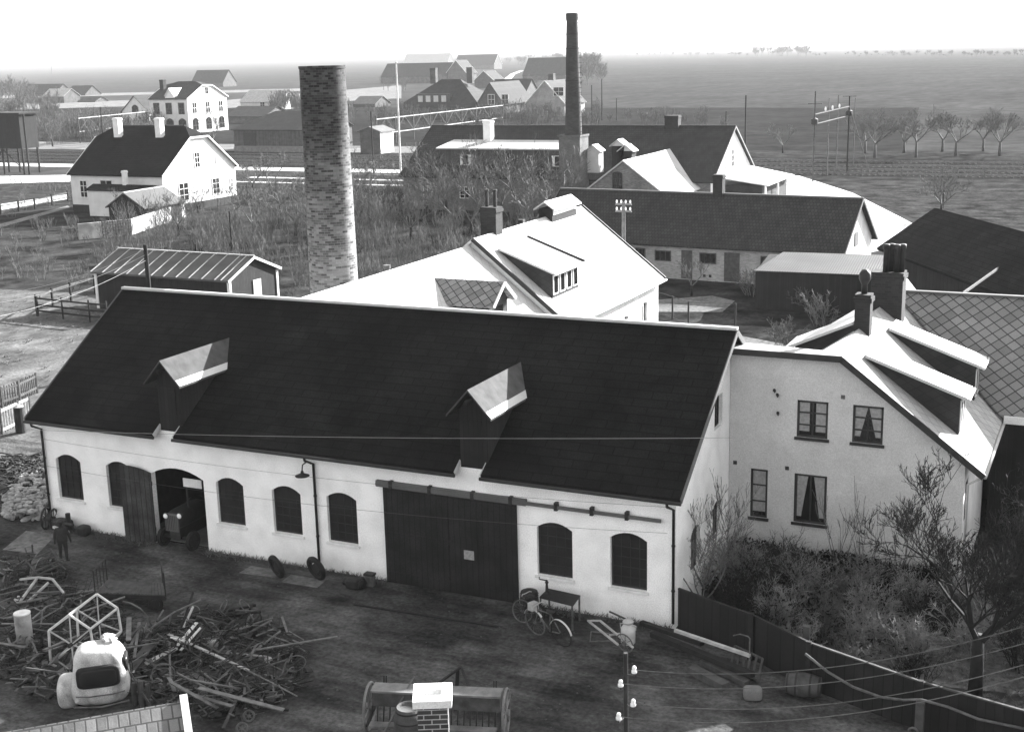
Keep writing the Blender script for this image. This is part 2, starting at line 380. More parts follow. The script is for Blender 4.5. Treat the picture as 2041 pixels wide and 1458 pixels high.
# ---------------------------------------------------------------- the ground, laid out in sheets
def ground_mat(name, a, b, s1, s2, pa=None, bump=.4, streak=None, patch=None):
    m = bpy.data.materials.new(name); m.use_nodes = True; MATS[name] = m; t = m.node_tree; N = t.nodes; L = t.links.new
    bs = N['Principled BSDF']; bs.inputs['Roughness'].default_value = .95; bs.inputs['Specular IOR Level'].default_value = 0
    tc = N.new('ShaderNodeTexCoord'); co = tc.outputs['Object']
    def nz(sc_, det=6, vec=co):
        n = N.new('ShaderNodeTexNoise'); n.inputs['Scale'].default_value = sc_; n.inputs['Detail'].default_value = det; n.inputs['Roughness'].default_value = .65
        L(vec, n.inputs['Vector']); return n.outputs['Fac']
    def mr(v, lo, hi, x, y):
        n = N.new('ShaderNodeMapRange'); L(v, n.inputs[0])
        for i, q in enumerate((lo, hi, x, y)): n.inputs[i+1].default_value = q
        return n.outputs[0]
    def mul(x, y, op='MULTIPLY'):
        n = N.new('ShaderNodeMath'); n.operation = op
        for i, q in enumerate((x, y)):
            if isinstance(q, (int, float)): n.inputs[i].default_value = q
            else: L(q, n.inputs[i])
        return n.outputs[0]
    v = mr(nz(s1), .35, .65, a, b); f = nz(s2, 4); v = mul(v, mr(f, .3, .7, .6, 1.4)); h = mul(nz(s1), f, 'ADD')
    if streak:
        mp = N.new('ShaderNodeMapping'); mp.inputs['Scale'].default_value = streak[1]; mp.inputs['Rotation'].default_value = (0, 0, streak[2]); L(co, mp.inputs[0])
        s = nz(streak[0], 5, mp.outputs[0]); v = mul(v, mr(s, .35, .65, 1-streak[3], 1+streak[3]))
    if patch: v = mul(v, mr(nz(patch[0], 3), patch[1], patch[2], patch[3], 1.0))
    c = N.new('ShaderNodeCombineColor')
    for i in range(3): L(v, c.inputs[i])
    L(c.outputs[0], bs.inputs['Base Color'])
    bp = N.new('ShaderNodeBump'); bp.inputs['Strength'].default_value = bump; bp.inputs['Distance'].default_value = .05; L(h, bp.inputs['Height']); L(bp.outputs[0], bs.inputs['Normal'])
    return m
ground_mat('g_field', .036, .05, .02, .22, streak=(.15, (1, .15, 1), R(12), .13), bump=.3)
ground_mat('g_yard', .05, .125, .5, 7, streak=(.9, (.22, 1, 1), R(-12), .5), patch=(.2, .42, .6, .55), bump=1.0)
ground_mat('g_garden', .012, .055, .35, 5, bump=.6); ground_mat('g_grass', .06, .13, .4, 6, streak=(.8, (1, .4, 1), .4, .3), bump=.4)
ground_mat('g_court', .02, .06, .4, 4, bump=.5, patch=(.3, .4, .6, .5)); ground_mat('g_white', .45, .62, .25, 4, bump=.3); ground_mat('g_pale', .1, .2, .3, 4, bump=.3); ground_mat('g_ballast', .016, .035, .4, 9, bump=.5)
ground_mat('g_plough', .016, .055, .5, 3, streak=(.8, (.2, 1.5, 1), 0, .4), bump=.8); ground_mat('g_darkfield', .018, .03, .05, .3, bump=.2)
def sheet(name, pts, m, z, label=None):
    mb = MB(); mb.poly([(p[0], p[1], z) for p in pts]); o = mb.build(name, MATS[m]); o['kind'] = 'structure'
    if label: o['label'] = label
    return o
def bandx(name, x0, x1, y0, y1, m, z): return sheet(name, [(x0, y0), (x1, y0), (x1, y1), (x0, y1)], m, z)
def near(mb_pts, n): return mb_pts
# base terrain as one sheet with a gentle far rise on the left
mb = MB(); xs = [-9000, -5000, -2600, -1400, -800, -400, -150, 0, 150, 400, 800, 1600, 3500, 7000]; ys = [-120, 0, 150, 300, 500, 800, 1300, 2000, 3200, 5000, 8000, 12000]
def tz(x, y):
    d = max(0.0, y-900)
    return 0.0042*d*min(1, max(0, (-x-300)/2500)) if d else 0.0
mb.v = [(x, y, tz(x, y)) for y in ys for x in xs]; nx = len(xs)
mb.f = [(j*nx+i, j*nx+i+1, (j+1)*nx+i+1, (j+1)*nx+i) for j in range(len(ys)-1) for i in range(nx-1)]
tag(mb.build('ground', MATS['g_field'], None, True), kind='structure')
sheet('farmland', [(-900, 170), (-20, 172), (-40, 330), (-900, 420)], 'g_darkfield', .004)
sheet('garden_ground', [(-140, 36), (-30, 20), (-10, 46), (-10, 62), (-38, 92), (-63, 92), (-66, 132), (-150, 118)], 'g_garden', .008)
sheet('ploughed_ground', [at(5, 400), at(140, 397), at(140, 362), at(5, 368)], 'g_plough', .016)
sheet('lawn', [(-100, 8), (-24.5, 8), (-24.5, 30), (-46, 34), (-60, 39), (-100, 36)], 'g_grass', .012)
sheet('yard', [(-60, -70), (60, -70), (60, 0), (0, .2), (-24.2, .2), (-26, 10), (-60, 8)], 'g_yard', .004)
sheet('garden_bed', [(0.1, -.1), (2.55, -1.05), (4.4, -2.2), (7.4, -3.35), (12.5, -4.6), (30, -9), (30, 30), (7, 30), (7.4, 5.6), (0, 5.6)], 'g_garden', .016)
sheet('garden_grass', [at(1700, 1240), at(1950, 1190), at(2200, 1180), at(2200, 1400), at(1890, 1370), at(1700, 1310)], 'g_grass', .024)
sheet('courtyard', [(-12, 20), (7, 20), (6, 48), (-10, 58.5), (-24, 59), (-14, 20)], 'g_court', .02)
sheet('courtyard_path', [at(1308, 598), at(1420, 590), at(1465, 600), at(1440, 622), at(1306, 622)], 'g_pale', .028)
sheet('courtyard_path', [at(1300, 652), at(1400, 655), at(1570, 688), at(1540, 700), at(1300, 690)], 'g_pale', .03)
# station road, paths and gravel apron: bleached gravel
bandx('gravel_road', -400, -62, 132.5, 137.5, 'g_white', .02)
bandx('gravel_path', -104, -62.3, 122.0, 123.2, 'g_white', .024); bandx('gravel_path', -104, -62.3, 115.8, 116.8, 'g_white', .024); bandx('gravel_path', -96, -62.3, 129.5, 130.2, 'g_pale', .024)
sheet('gravel_path', [at(-60, 352), at(140, 349), at(140, 362), at(-60, 368)], 'g_white', .024)
sheet('gravel_path', [at(-30, 412), at(134, 388), at(134, 397), at(-30, 425)], 'g_white', .028)
sheet('gravel_path', [at(-30, 455), at(135, 410), at(140, 414), at(-30, 463)], 'g_pale', .028)
sheet('gravel_apron', [at(1490, 331), at(1560, 340), at(1700, 385), at(1822, 447), at(1752, 500), at(1660, 520), at(1400, 430), at(1330, 392), at(1440, 372)], 'g_white', .03)
sheet('station_ground', [(-260, 168), (-100, 168), (-96, 182), (-260, 190)], 'g_pale', .012)
sheet('embankment', [at(1450, 300), at(2100, 303), at(2100, 322), at(1450, 322)], 'g_garden', .012)
sheet('garden_plot', [at(1665, 372), at(2100, 372), at(2100, 460), at(1830, 440)], 'g_plough', .016)
bandx('grass_bank', -30, 60, 124, 138, 'g_garden', .01); sheet('grass_bank', [at(1700, 372), at(1560, 334), at(2100, 352), at(2100, 372)], 'g_garden', .014)
# railway: ballast, sleepers and rails
sheet('track_bed', [(-500, 138.5), (120, 138.5), (120, 167), (-500, 167)], 'g_ballast', .03)
def track(y):
    t = thing('railway_track', 'TRK', 'track', (0, y, .034))
    s = MB(); x = -230.0
    while x < 70: s.box(x, -1.3, 0, x+.25, 1.3, .1); x += .8
    s.build('sleepers', MATS['wood_dark'], t)['kind'] = 'stuff'
    for k in (-.72, .72):
        r_ = MB(); r_.box(-500, k-.035, .1, 120, k+.035, .24); r_.build('rail', MATS['iron_pale'], t)
    s = MB(); s.box(-500, 1.7, 0, 120, 2.3, .06); s.build('cess_strip', MATS['g_pale'], t)
    return t
for y, lb in ((141.5, 'nearest railway track, beside the white gravel road'), (147.0, 'second railway track from the white gravel road'),
              (153.5, 'third railway track from the white gravel road'), (160.5, 'farthest railway track, next to the goods shed')):
    track(y)['label'] = lb
sheet('far_road', [at(225, 145), at(600, 133), at(600, 139), at(225, 152)], 'g_white', .04)
sheet('far_road', [at(20, 207), at(260, 200), at(260, 212), at(20, 219)], 'g_pale', .04)
sheet('far_field', [at(-40, 192), at(620, 176), at(620, 181), at(-40, 197)], 'g_pale', .03)
sheet('far_field', [at(448, 200), at(800, 170), at(800, 196), at(448, 216)], 'g_pale', .028)
rd = [(1003, 200, 20), (1064, 190, 13), (1050, 180, 11), (1025, 168, 9), (1012, 158, 7), (1022, 148, 5), (1040, 141, 4)]
sheet('village_road', [at(x-w_, y) for x, y, w_ in rd[1:]]+[at(x+w_, y) for x, y, w_ in rd[:0:-1]], 'g_white', .05)
# ================================================================ the workshop hall
HL, HW, HE, HR = 24.14, 10.6, 4.32, 7.8
roofz = lambda y: HE+(HR-HE)/(HW/2)*y
hall = thing('workshop_hall', 'long whitewashed workshop hall with black roof and sliding door in the yard', 'workshop', (0, 0, 0))
PF = Plane((-HL, 0, 0), (1, 0, 0), (0, -1, 0)); PR = Plane((0, 0, 0), (0, 1, 0), (1, 0, 0)); PLf = Plane((-HL, 0, 0), (0, 1, 0), (-1, 0, 0))
X = lambda a: a+HL
fw = [(X(-23.58), X(-22.42), 1.13, 2.62, .22), (X(-21.23), X(-20.07), 1.1, 2.62, .22), (X(-16.4), X(-15.27), 1.12, 2.58, .22), (X(-14.1), X(-12.96), 1.1, 2.57, .22),
      (X(-11.94), X(-10.8), 1.08, 2.62, .2), (X(-4.4), X(-3.24), 1.05, 2.6, .2), (X(-2.02), X(-.87), 1.03, 2.6, .2)]
door = (X(-19.2), X(-16.93), 0, 2.58, .3); slide = (X(-9.68), X(-5.08), 0, 3.22, 0)
mb = MB(); wall_mb(mb, PF, HL, [(0, HE), (HL, HE)], fw+[door, slide], .22)
gt = [(0, HE), (HW/2, HR), (HW, HE)]
gw = [(1.5, 2.42, 1.1, 2.35, .2), (3.77, 4.66, 1.4, 2.4, .2), (3.85, 4.72, 5.0, 6.05, 0)]
wall_mb(mb, PR, HW, gt, gw, .22); wall_mb(mb, PLf, HW, gt)
mb.poly([(-HL, HW, 0), (0, HW, 0), (0, HW, HE), (-HL, HW, HE)])
mb.build('wall', MATS['limewash'], hall)
for op in fw: window(hall, PF, op, MATS['win_dark'], MATS['glass_dusty'], depth=-.15, cols=4, rows=5, fw=.05, bar=.022, sill=MATS['trim_white'])
for op in gw: window(hall, PR, op, MATS['win_dark'], MATS['glass_dusty'], depth=-.15, cols=3, rows=4, fw=.05, bar=.022)
# floor and dark inner lining so that the open doorway looks into a room
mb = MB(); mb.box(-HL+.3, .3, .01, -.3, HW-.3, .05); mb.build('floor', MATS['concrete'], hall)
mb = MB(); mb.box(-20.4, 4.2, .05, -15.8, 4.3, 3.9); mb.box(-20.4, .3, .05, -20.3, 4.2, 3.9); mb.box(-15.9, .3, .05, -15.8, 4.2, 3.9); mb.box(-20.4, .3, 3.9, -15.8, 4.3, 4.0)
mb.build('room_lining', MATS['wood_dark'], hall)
# roof, cut back under the two wall dormers
ov, go = .42, .27; k = (HR-HE)/(HW/2)
D1, D2 = (-18.58, -17.72), (-6.95, -6.04)
RZ = lambda y: HE+k*y
mb = MB()
def strip(x0, x1, y0): slab(mb, [(x0, y0, RZ(y0)+.14), (x1, y0, RZ(y0)+.14), (x1, HW/2, HR+.14), (x0, HW/2, HR+.14)], .14)
cuts = [(-HL-go, D1[0], -ov), (D1[0], D1[1], .9), (D1[1], D2[0], -ov), (D2[0], D2[1], .9), (D2[1], go, -ov)]
for x0, x1, y0 in cuts: strip(x0, x1, y0)
slab(mb, [(-HL-go, HW+ov, RZ(-ov)+.14), (go, HW+ov, RZ(-ov)+.14), (go, HW/2, HR+.14), (-HL-go, HW/2, HR+.14)], .14)
roof = mb.build('roof', MATS['roof_tar'], hall)
mb = MB(); mb.beam((-HL-go-.02, HW/2, HR+.19), (go+.02, HW/2, HR+.19), .2, .09); mb.build('ridge_cap', MATS['zinc'], roof)
for x in (-HL-go, go):
    mb = MB(); s = 1 if x > 0 else -1
    for y in (-ov, HW+ov): mb.beam((x+s*.02, y, RZ(-ov)+.08), (x+s*.02, HW/2, HR+.08), .035, .18)
    mb.build('verge_board', MATS['zinc_dull'], roof)
for x0, x1, y0 in cuts[::2]:
    gutter(hall, (x0-.03, -ov-.04, RZ(-ov)+.02), (x1+.03, -ov-.04, RZ(-ov)+.02), MATS['trim_dark'])
for x in (D1[0], D1[1], D2[0], D2[1]):   # pale ends of the cut eaves
    s = 1 if x in (D1[0], D2[0]) else -1
    mb = MB(); mb.beam((x+s*.012, -ov, RZ(-ov)+.08), (x+s*.012, 0, RZ(0)+.08), .02, .15); mb.build('eaves_end', MATS['zinc'], hall)
for x, yo in ((-HL+.02, -ov), (-12.4, -ov), (-.12, -ov)):
    mb = MB(); mb.tube([(x, yo-.04, RZ(-ov)-.02), (x, yo-.02, RZ(-ov)-.12), (x+.08, -.08, RZ(-ov)-.32), (x+.08, -.08, .2)], .045, 8)
    for z in (1.2, 2.6): mb.tube([(x+.08, -.08, z), (x+.08, -.08, z+.05)], .06, 8)
    mb.build('downpipe', MATS['iron'], hall, True)
def hall_dormer(cx):
    d = MB(); w2 = .47; zt = 6.72; ze = 6.05
    d.box(cx-w2, 0.0, HE-.0, cx-w2+.06, 3.4, ze); d.box(cx+w2-.06, 0.0, HE-.0, cx+w2, 3.4, ze)
    d.poly([(cx-w2, -.01, HE-.1), (cx+w2, -.01, HE-.1), (cx+w2, -.01, ze), (cx, -.01, zt-.1), (cx-w2, -.01, ze)])
    o = d.build('dormer', MATS['board_dark'], hall)
    h = MB(); h.box(cx-.3, -.05, HE+.35, cx+.3, -.012, 5.75); h.build('loading_hatch', MATS['board_dark'], o)
    r_ = MB(); y0 = -.34; t = .07
    for s in (-1, 1):
        xe = cx+s*.76; ze2 = zt-.84; yb = (ze2-HE)/k; yr = (zt-HE)/k
        slab(r_, [(xe, y0, ze2+t), (cx, y0, zt+t), (cx, yr+.2, zt+t), (xe, yb+.25, ze2+t)], t)
    r_.build('dormer_roof', MATS['dormer_felt'], o)
    z_ = MB(); xe = cx+.76; ze2 = zt-.84; yb = (ze2-HE)/k
    z_.add([(xe+.01, y0+.02, ze2+t-.0), (xe-.16, y0+.02, ze2+t+.18), (xe-.16, yb+.2, ze2+t+.18), (xe+.01, yb+.2, ze2+t)], [(0, 1, 2, 3)])
    z_.xform(Matrix.Translation((0.004, 0, .008))); z_.build('dormer_eaves', MATS['zinc'], o)
    b = MB(); b.beam((cx, -.5, zt-.3), (cx, .1, zt-.3), .1); b.build('hoist_beam', MATS['wood_dark'], o)
hall_dormer(-18.1); hall_dormer(-6.45)
# open double door, left leaf folded out, right leaf inwards
def leaf(hinge, ang, w_, m, name='door'):
    mb = MB(); mb.box(0, -.04, .06, w_, .04, 2.6)
    n = 6
    for i in range(n):
        x0, x1 = w_*i/n, w_*(i+1)/n; q = lambda x: 2.6+.28*(1-(1-x/w_)**2)
        mb.prism([(x0, -.04, 2.6), (x1, -.04, 2.6), (x1, -.04, q(x1)), (x0, -.04, q(x0))], (0, .08, 0))
    o = mb.build(name, m, hall, loc=hinge, rotz=ang)
    b = MB(); b.beam((0, -.06, .5), (w_, -.06, .5), .03, .14); b.beam((0, -.06, 2.2), (w_, -.06, 2.2), .03, .14); b.beam((.05, -.065, .5), (w_-.05, -.065, 2.2), .03, .12)
    b.build('ledge', MATS['wood_dark'], o); return o
mat('door_worn', .05, .55, 1.6, pattern='boards', size=(.18, 9), c2=.03, mortar=.008, bump=.6, fine=.4)
leaf((-19.17, -.06, 0), R(197), 1.13, MATS['door_worn']); leaf((-16.99, .24, 0), R(97), 1.13, MATS['door_worn'])
# sliding door with rail
mb = MB(); x0, x1 = -9.72, -5.04
mb.box(x0, -.1, .03, (x0+x1)/2-.01, -.03, 3.25); mb.box((x0+x1)/2+.01, -.1, .03, x1, -.03, 3.25)
sdoor = mb.build('sliding_door', MATS['board_door'], hall)
mb = MB()
for z in (.35, 1.7, 3.1): mb.box(x0+.03, -.125, z-.07, x1-.03, -.1, z+.07)
mb.build('ledge', MATS['board_door'], sdoor)
mb = MB(); mb.box(-7.2, -.14, .1, -6.35, -.126, 1.95); o = mb.build('wicket_door', MATS['board_door'], sdoor)
mb = MB(); mb.box(-6.85, -.15, 1.25, -6.5, -.141, 1.55); mb.build('wicket_pane', MATS['lace'], sdoor)
mb = MB(); mb.box(-9.95, -.16, 3.3, -.4, -.1, 3.4); mb.box(-9.95, -.14, 3.26, -4.7, -.02, 3.46); rail = mb.build('door_rail', MATS['zinc_dull'], hall)
for x in (-9.4, -8.0, -6.5, -5.2, -3.7, -2.55, -1.45): mb = MB(); mb.box(x-.05, -.19, 3.25, x+.05, -.02, 3.5); mb.build('rail_bracket', MATS['iron'], rail)
mb = MB(); mb.tube([(-12.42, -.05, 3.7), (-12.42, -.3, 3.85), (-12.45, -.5, 3.8), (-12.47, -.52, 3.6)], .022, 6)
lamp = mb.build('wall_lamp', MATS['iron'], hall); mb = MB(); mb.lathe([(.04, .16), (.06, .08), (.24, .0), (.23, -.02)], 16, (-12.47, -.52, 3.44)); mb.build('lamp_shade', MATS['iron'], lamp)
# ================================================================ the grey dwelling at the right, built against the hall
house = thing('dwelling_house', 'grey rendered dwelling with half hipped roof and chimneys, joined to the hall', 'house', (0, 0, 0))
hb, hx, bk = 5.57, 7.3, 12.0
sl3 = lambda a: 4.04+.763*(7.85-a)-.1       # underside of the right slope
PH_ = Plane((.01, hb, 0), (1, 0, 0), (0, -1, 0)); PE = Plane((hx, hb, 0), (0, 1, 0), (1, 0, 0))
top = [(0, 7.25), (3.6, 7.25), (hx-.01, sl3(hx))]
ow = [(2.17, 3.14, 4.58, 5.78, 0), (3.9, 4.83, 4.58, 5.78, 0), (.72, 1.28, 1.72, 3.36, 0), (2.14, 3.18, 1.73, 3.36, 0)]
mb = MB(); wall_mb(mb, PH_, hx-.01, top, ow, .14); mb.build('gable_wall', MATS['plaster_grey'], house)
mb = MB(); mb.poly([(-.7, hb+3, 0), (-.7, 19, 0), (-.7, 19, 4.4), (-.7, hb+3, 4.4)]); mb.build('rear_wall', MATS['plaster_white'], house)
mb = MB(); mb.poly([(0, HW, 0), (0, hb, 0), (0, hb, 7.2), (0, 6.2, 7.1), (0, HW, 4.3)]); mb.build('inner_wall', MATS['plaster_white'], house)
mb = MB(); wall_mb(mb, PE, bk-hb, [(0, sl3(hx)), (99, sl3(hx))], [(.4, 1.15, 2.2, 3.5, 0)], .12)
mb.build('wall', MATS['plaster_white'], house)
window(house, PE, (.4, 1.15, 2.2, 3.5, 0), MATS['win_dark'], Gl, depth=-.05, cols=2, rows=2)
lace = [(0, .42, 0, .36), (.58, 1, .64, 1)]
tri = [(0, .2, 0, .48), (.8, 1, .52, 1)]
tri2 = [(0, .38, 0, .38), (.62, 1, .62, 1)]
for op, cs in zip(ow, (tri2, tri, [(0, 1, 0, 1)], [(.02, .18, .02, .4), (.82, .98, .6, .98)])):
    window(house, PH_, op, MATS['win_dark'], Gl, depth=-.06, cols=1 if op[1]-op[0] < .7 else 2, rows=1 if op[2] < 2 and op[1]-op[0] > .9 else 3, fw=.07, bar=.045,
           sill=MATS['trim_dark'], curtain=(cs, MATS['lace'], .12))
mb = MB()
for u, z in ((.2, 3.5), (1.9, 3.5), (3.58, 6.0)): pbox(mb, PH_, u-.06, u+.06, z-.06, z+.06, -.01, .03)
for n_, (u, z) in enumerate(((.2, 3.5), (1.9, 3.5), (3.58, 6.0))):
    v_ = MB(); pbox(v_, PH_, u-.06, u+.06, z-.06, z+.06, -.01, .03); v_.build('air_vent', MATS['zinc_dull'] if n_ == 2 else MATS['trim_dark'], house)
for u, z in ((1.46, 5.98), (1.56, 5.84), (1.59, 5.25)):
    v_ = MB(); v_.tube([PH_(u, z, 0), PH_(u, z, .12), PH_(u, z+.05, .14)], .018, 6); v_.lathe([(.02, 0), (.05, .02), (.045, .08), (.02, .1)], 8, PH_(u, z+.03, .14)); v_.build('insulator', MATS['iron'], house)
# roof: right slope with verge, front deck over the half hip, left slope
t = .14; RP = (3.4, 8.6, 7.53); q = MB()
sr = lambda a: 4.04+.763*(7.85-a)+.04
slab(q, [(3.55, hb-.3, sr(3.55)), (7.85, hb-.3, sr(7.85)), (7.85, 13.2, sr(7.85)), (3.4, 19.2, sr(3.4)), (3.4, 8.6, sr(3.4))], t)
k1, k2, k3 = (at(x_, y_, 7.32) for x_, y_ in ((1468, 681), (1580, 692), (1640, 699)))
slab(q, [(-.02, hb-.3, sr(3.55)+.0), (3.55, hb-.3, sr(3.55)), (3.4, 8.6, sr(3.4)), (k3.x, k3.y, 7.34), (k2.x, k2.y, 7.32), (-.02, k1.y, 7.32)], t)
slab(q, [(3.4, 8.6, sr(3.4)), (3.4, 19.2, sr(3.4)), (-.9, 19.2, 4.5), (-.9, 8.6, 4.5)], t)
q.poly([(0, k1.y-.02, 4.4), (k2.x, k2.y-.02, 4.4), (k2.x, k2.y-.02, 7.25), (0, k1.y-.02, 7.25)]); q.poly([(k2.x, k2.y-.02, 4.4), (k3.x, k3.y-.02, 5.4), (k3.x, k3.y-.02, 7.25), (k2.x, k2.y-.02, 7.25)]); q.poly([(k3.x, k3.y-.02, 5.4), (3.4, 8.6, 7.0), (3.4, 8.6, 7.4), (k3.x, k3.y-.02, 7.25)])
hroof = q.build('roof', MATS['fibre_b'], house)
mb = MB(); mb.beam((-.02, hb-.33, sr(3.55)-.1), (3.58, hb-.33, sr(3.55)-.1), .05, .2); mb.beam((3.55, hb-.33, sr(3.55)-.1), (7.87, hb-.33, sr(7.85)-.1), .05, .2); mb.build('verge_board', MATS['trim_dark'], hroof)
gutter(house, (7.9, hb-.3, sr(7.85)-.1), (7.9, 13.2, sr(7.85)-.1), MATS['zinc'])
mb = MB(); mb.tube([(7.9, hb-.1, 3.95), (7.4, hb+.02, 3.6), (7.4, hb+.05, .2)], .04, 8); mb.build('downpipe', MATS['zinc'], house, True)
def shed_dormer(parent, sgn, xr, y0, y1, a0, z0, a1, z1, slopef, mroof, mwall, nwin=2, white=False):
    "shed dormer: roof from (a0,z0) on the slope out to (a1,z1); front face inset"
    af = a1-sgn*.22; zf = z0+(z1-z0)*(af-a0)/(a1-a0)
    d = MB()
    for y in (y0, y1-.05): d.prism([(a0, y, z0-.12), (af, y, zf-.06), (af, y, slopef(af)-.2), (a0, y, slopef(a0)-.1)], (0, .05, 0))
    d.poly([(af, y0, zf-.06), (af, y1, zf-.06), (af, y1, slopef(af)-.2), (af, y0, slopef(af)-.2)])
    o = d.build('dormer', mwall, parent)
    r_ = MB(); slab(r_, [(a0, y0-.18, z0+.05), (a1, y0-.18, z1+.05), (a1, y1+.18, z1+.05), (a0, y1+.18, z0+.05)], .1); r_.build('dormer_roof', mroof, o)
    P = Plane((af+sgn*.01, y0, 0), (0, 1, 0), (sgn, 0, 0)); zb = slopef(af)+.15; zt = zf-.2
    if zt-zb > .3:
        for i in range(nwin):
            a, b = (y1-y0)*(i+.12)/nwin, (y1-y0)*(i+.88)/nwin
            m_ = MB(); pbox(m_, P, a, b, zb, zt, -.01, .03); pbox(m_, P, a, b, zb, zt, -.01, .03) if 0 else None
            m_.build('dormer_frame', Wh, o); g_ = MB(); pbox(g_, P, a+.07, b-.07, zb+.07, zt-.07, .028, .034); g_.build('dormer_pane', Gl, o)
    g = MB(); g.tube([(a1+sgn*.05, y0-.2, z1-.02), (a1+sgn*.05, y1+.2, z1-.02)], .05, 6); g.build('dormer_gutter', MATS['zinc'], o)
    return o
mat('dormer_wall', .035, .3, 1.5, pattern='diamond', proj='roofa', size=(.36, .36), c2=.025, mortar=.015)
for y0, y1 in ((6.75, 7.9), (11.1, 12.3)):
    shed_dormer(house, 1, 0, y0, y1, 4.05, 7.1, 7.15, 5.98, lambda a: sr(a)-.05, MATS['zinc'], MATS['dormer_wall'])
dl, dr_ = on_y(1572, 690, 9.3), on_y(1703, 642, 9.3)
shed_dormer(house, -1, 0, 9.3, 10.7, dr_.x, dr_.z, dl.x, dl.z, lambda a: min(4.5+.72*(a+.9), dl.z-.3), MATS['zinc'], MATS['dormer_wall'])
c1 = on_y(1720, 655, 9.2); c2 = on_y(1768, 640, 13.3)
z1 = zat((c1.x, 9.2), 585); chimney(house, c1.x, 9.2, 6.8, z1, .5, .5, MATS['brick_dark'])
mb = MB(); mb.lathe([(.1, 0), (.1, .3), (.12, .34), (.2, .5), (.19, .68), (.1, .8), (.02, .82)], 14, (c1.x, 9.2, z1)); mb.build('chimney_cowl', MATS['iron'], house, True)
z2 = zat((c2.x, 13.3), 540); bc = chimney(house, c2.x, 13.3, 6.2, z2, 1.1, .8, MATS['brick_dark'])
for i in range(4):
    p = MB(); zz = z2; p.lathe([(.1, 0), (.09, .8), (.12, .82), (.13, .98), (.08, 1.0)], 12, (c2.x-.1+.17*i+(.03 if i > 1 else 0), 13.1+.14*(i % 2), zz)); p.build('chimney_pot', MATS['iron'], bc, True)
# diamond slated wing behind
wing = thing('slated_wing', 'low building with diamond pattern slate roof behind the dwelling, at the right edge', 'building', (0, 0, 0))
q = MB(); slab(q, [(7.75, 11.4, 4.3), (15, 11.4, 4.3), (15, 15.7, 7.55), (3.5, 15.7, 7.55)], .12); slab(q, [(3.5, 15.7, 7.55), (15, 15.7, 7.55), (15, 20, 4.3), (3.5, 20, 4.3)], .12)
q.build('roof', MATS['fibre_dark'], wing); q = MB(); q.box(7.5, 11.7, 0, 14.8, 19.7, 4.2); q.box(-.6, 15.2, 0, 7.5, 19.4, 4.4); q.build('wall', MATS['board_dark'], wing)
q = MB(); q.box(7.9, 11.3, 4.02, 15, 11.38, 4.28); q.build('fascia', MATS['plaster_white'], wing)
q = MB(); q.beam((3.5, 15.7, 7.6), (15, 15.7, 7.6), .2, .08); q.build('ridge_cap', MATS['zinc_dull'], wing)
# ================================================================ white roofed building behind the hall (two sections) and the great stack
mat('fibre_white_b', .5, .06, .8, pattern='diamond', proj='roofb', size=(.42, .42), c2=.46, mortar=.3, bump=.2, msize=.01)
A = thing('rear_workshop', 'lower section of the long white roofed building right behind the hall, with slated dormer', 'building', (0, 0, 0))
rA, zA, eA = -17.1, 7.75, -12.1; sA = lambda x: zA-.787*abs(x-rA)
def gab_b(root, xr, xe, zr, y0, y1, sf, mr_, mw_, thick=.14, over=.3, name='roof'):
    q = MB()
    for s in (-1, 1):
        x1 = xr+s*(abs(xe-xr)+over)
        slab(q, [(xr, y0-.25, zr), (x1, y0-.25, sf(x1)), (x1, y1+.25, sf(x1)), (xr, y1+.25, zr)], thick)
    r_ = q.build(name, mr_, root); hw = abs(xe-xr); q = MB()
    for y in (y0, y1): q.poly([(xr-hw, y, 0), (xr+hw, y, 0), (xr+hw, y, sf(xe)-thick), (xr, y, zr-thick), (xr-hw, y, sf(xe)-thick)])
    q.poly([(xr-hw, y0, 0), (xr-hw, y1, 0), (xr-hw, y1, sf(xe)-thick), (xr-hw, y0, sf(xe)-thick)])
    q.build('wall', mw_, root); return r_
rfA = gab_b(A, rA, eA, zA, 5.9, 20.8, sA, MATS['fibre_white_b'], MATS['plaster_white'])
q = MB(); wall_mb(q, Plane((eA, 10.9, 0), (0, 1, 0), (1, 0, 0)), 9.9, [(0, sA(eA)-.14), (99, sA(eA)-.14)], [(4.5, 5.5, 1, 2.6, .15), (7.2, 8.2, 1, 2.6, .15)]); q.build('wall', MATS['plaster_white'], A)
for o_ in ((4.5, 5.5, 1, 2.6, .15), (7.2, 8.2, 1, 2.6, .15)): window(A, Plane((eA, 10.9, 0), (0, 1, 0), (1, 0, 0)), o_, MATS['win_dark'], Gl)
# slated gable dormer on section A, facing right
d = MB(); y0, y1, xm, zr_ = 14.95, 16.75, -12.85, 7.02; ym = (y0+y1)/2; ze_ = 6.28
d.poly([(xm-.3, y0, 4.4), (xm-.3, y1, 4.4), (xm-.3, y1, ze_), (xm-.3, ym, zr_-.08), (xm-.3, y0, ze_)])
d.prism([(xm-.3, y0, 4.2), (-15.2, y0, 6.2), (xm-.3, y0, ze_)], (0, .05, 0)); d.prism([(xm-.3, y1, 4.2), (-15.2, y1, 6.2), (xm-.3, y1, ze_)], (0, -.05, 0))
dm = d.build('dormer', MATS['dormer_wall'], A)
d = MB()
for s, ye in ((-1, y0-.22), (1, y1+.22)):
    slab(d, [(xm, ye, ze_-.1), (xm, ym, zr_+.05), (-16.3, ym, zr_+.05), (-15.35, ye, ze_-.1)], .09)
d.build('dormer_roof', MATS['fibre_dark'], dm)
d = MB()
for ye in (y0-.22, y1+.22): d.beam((xm+.03, ye, ze_-.12), (xm+.03, ym, zr_+.0), .05, .16)
d.build('dormer_verge', MATS['plaster_grey'], dm)
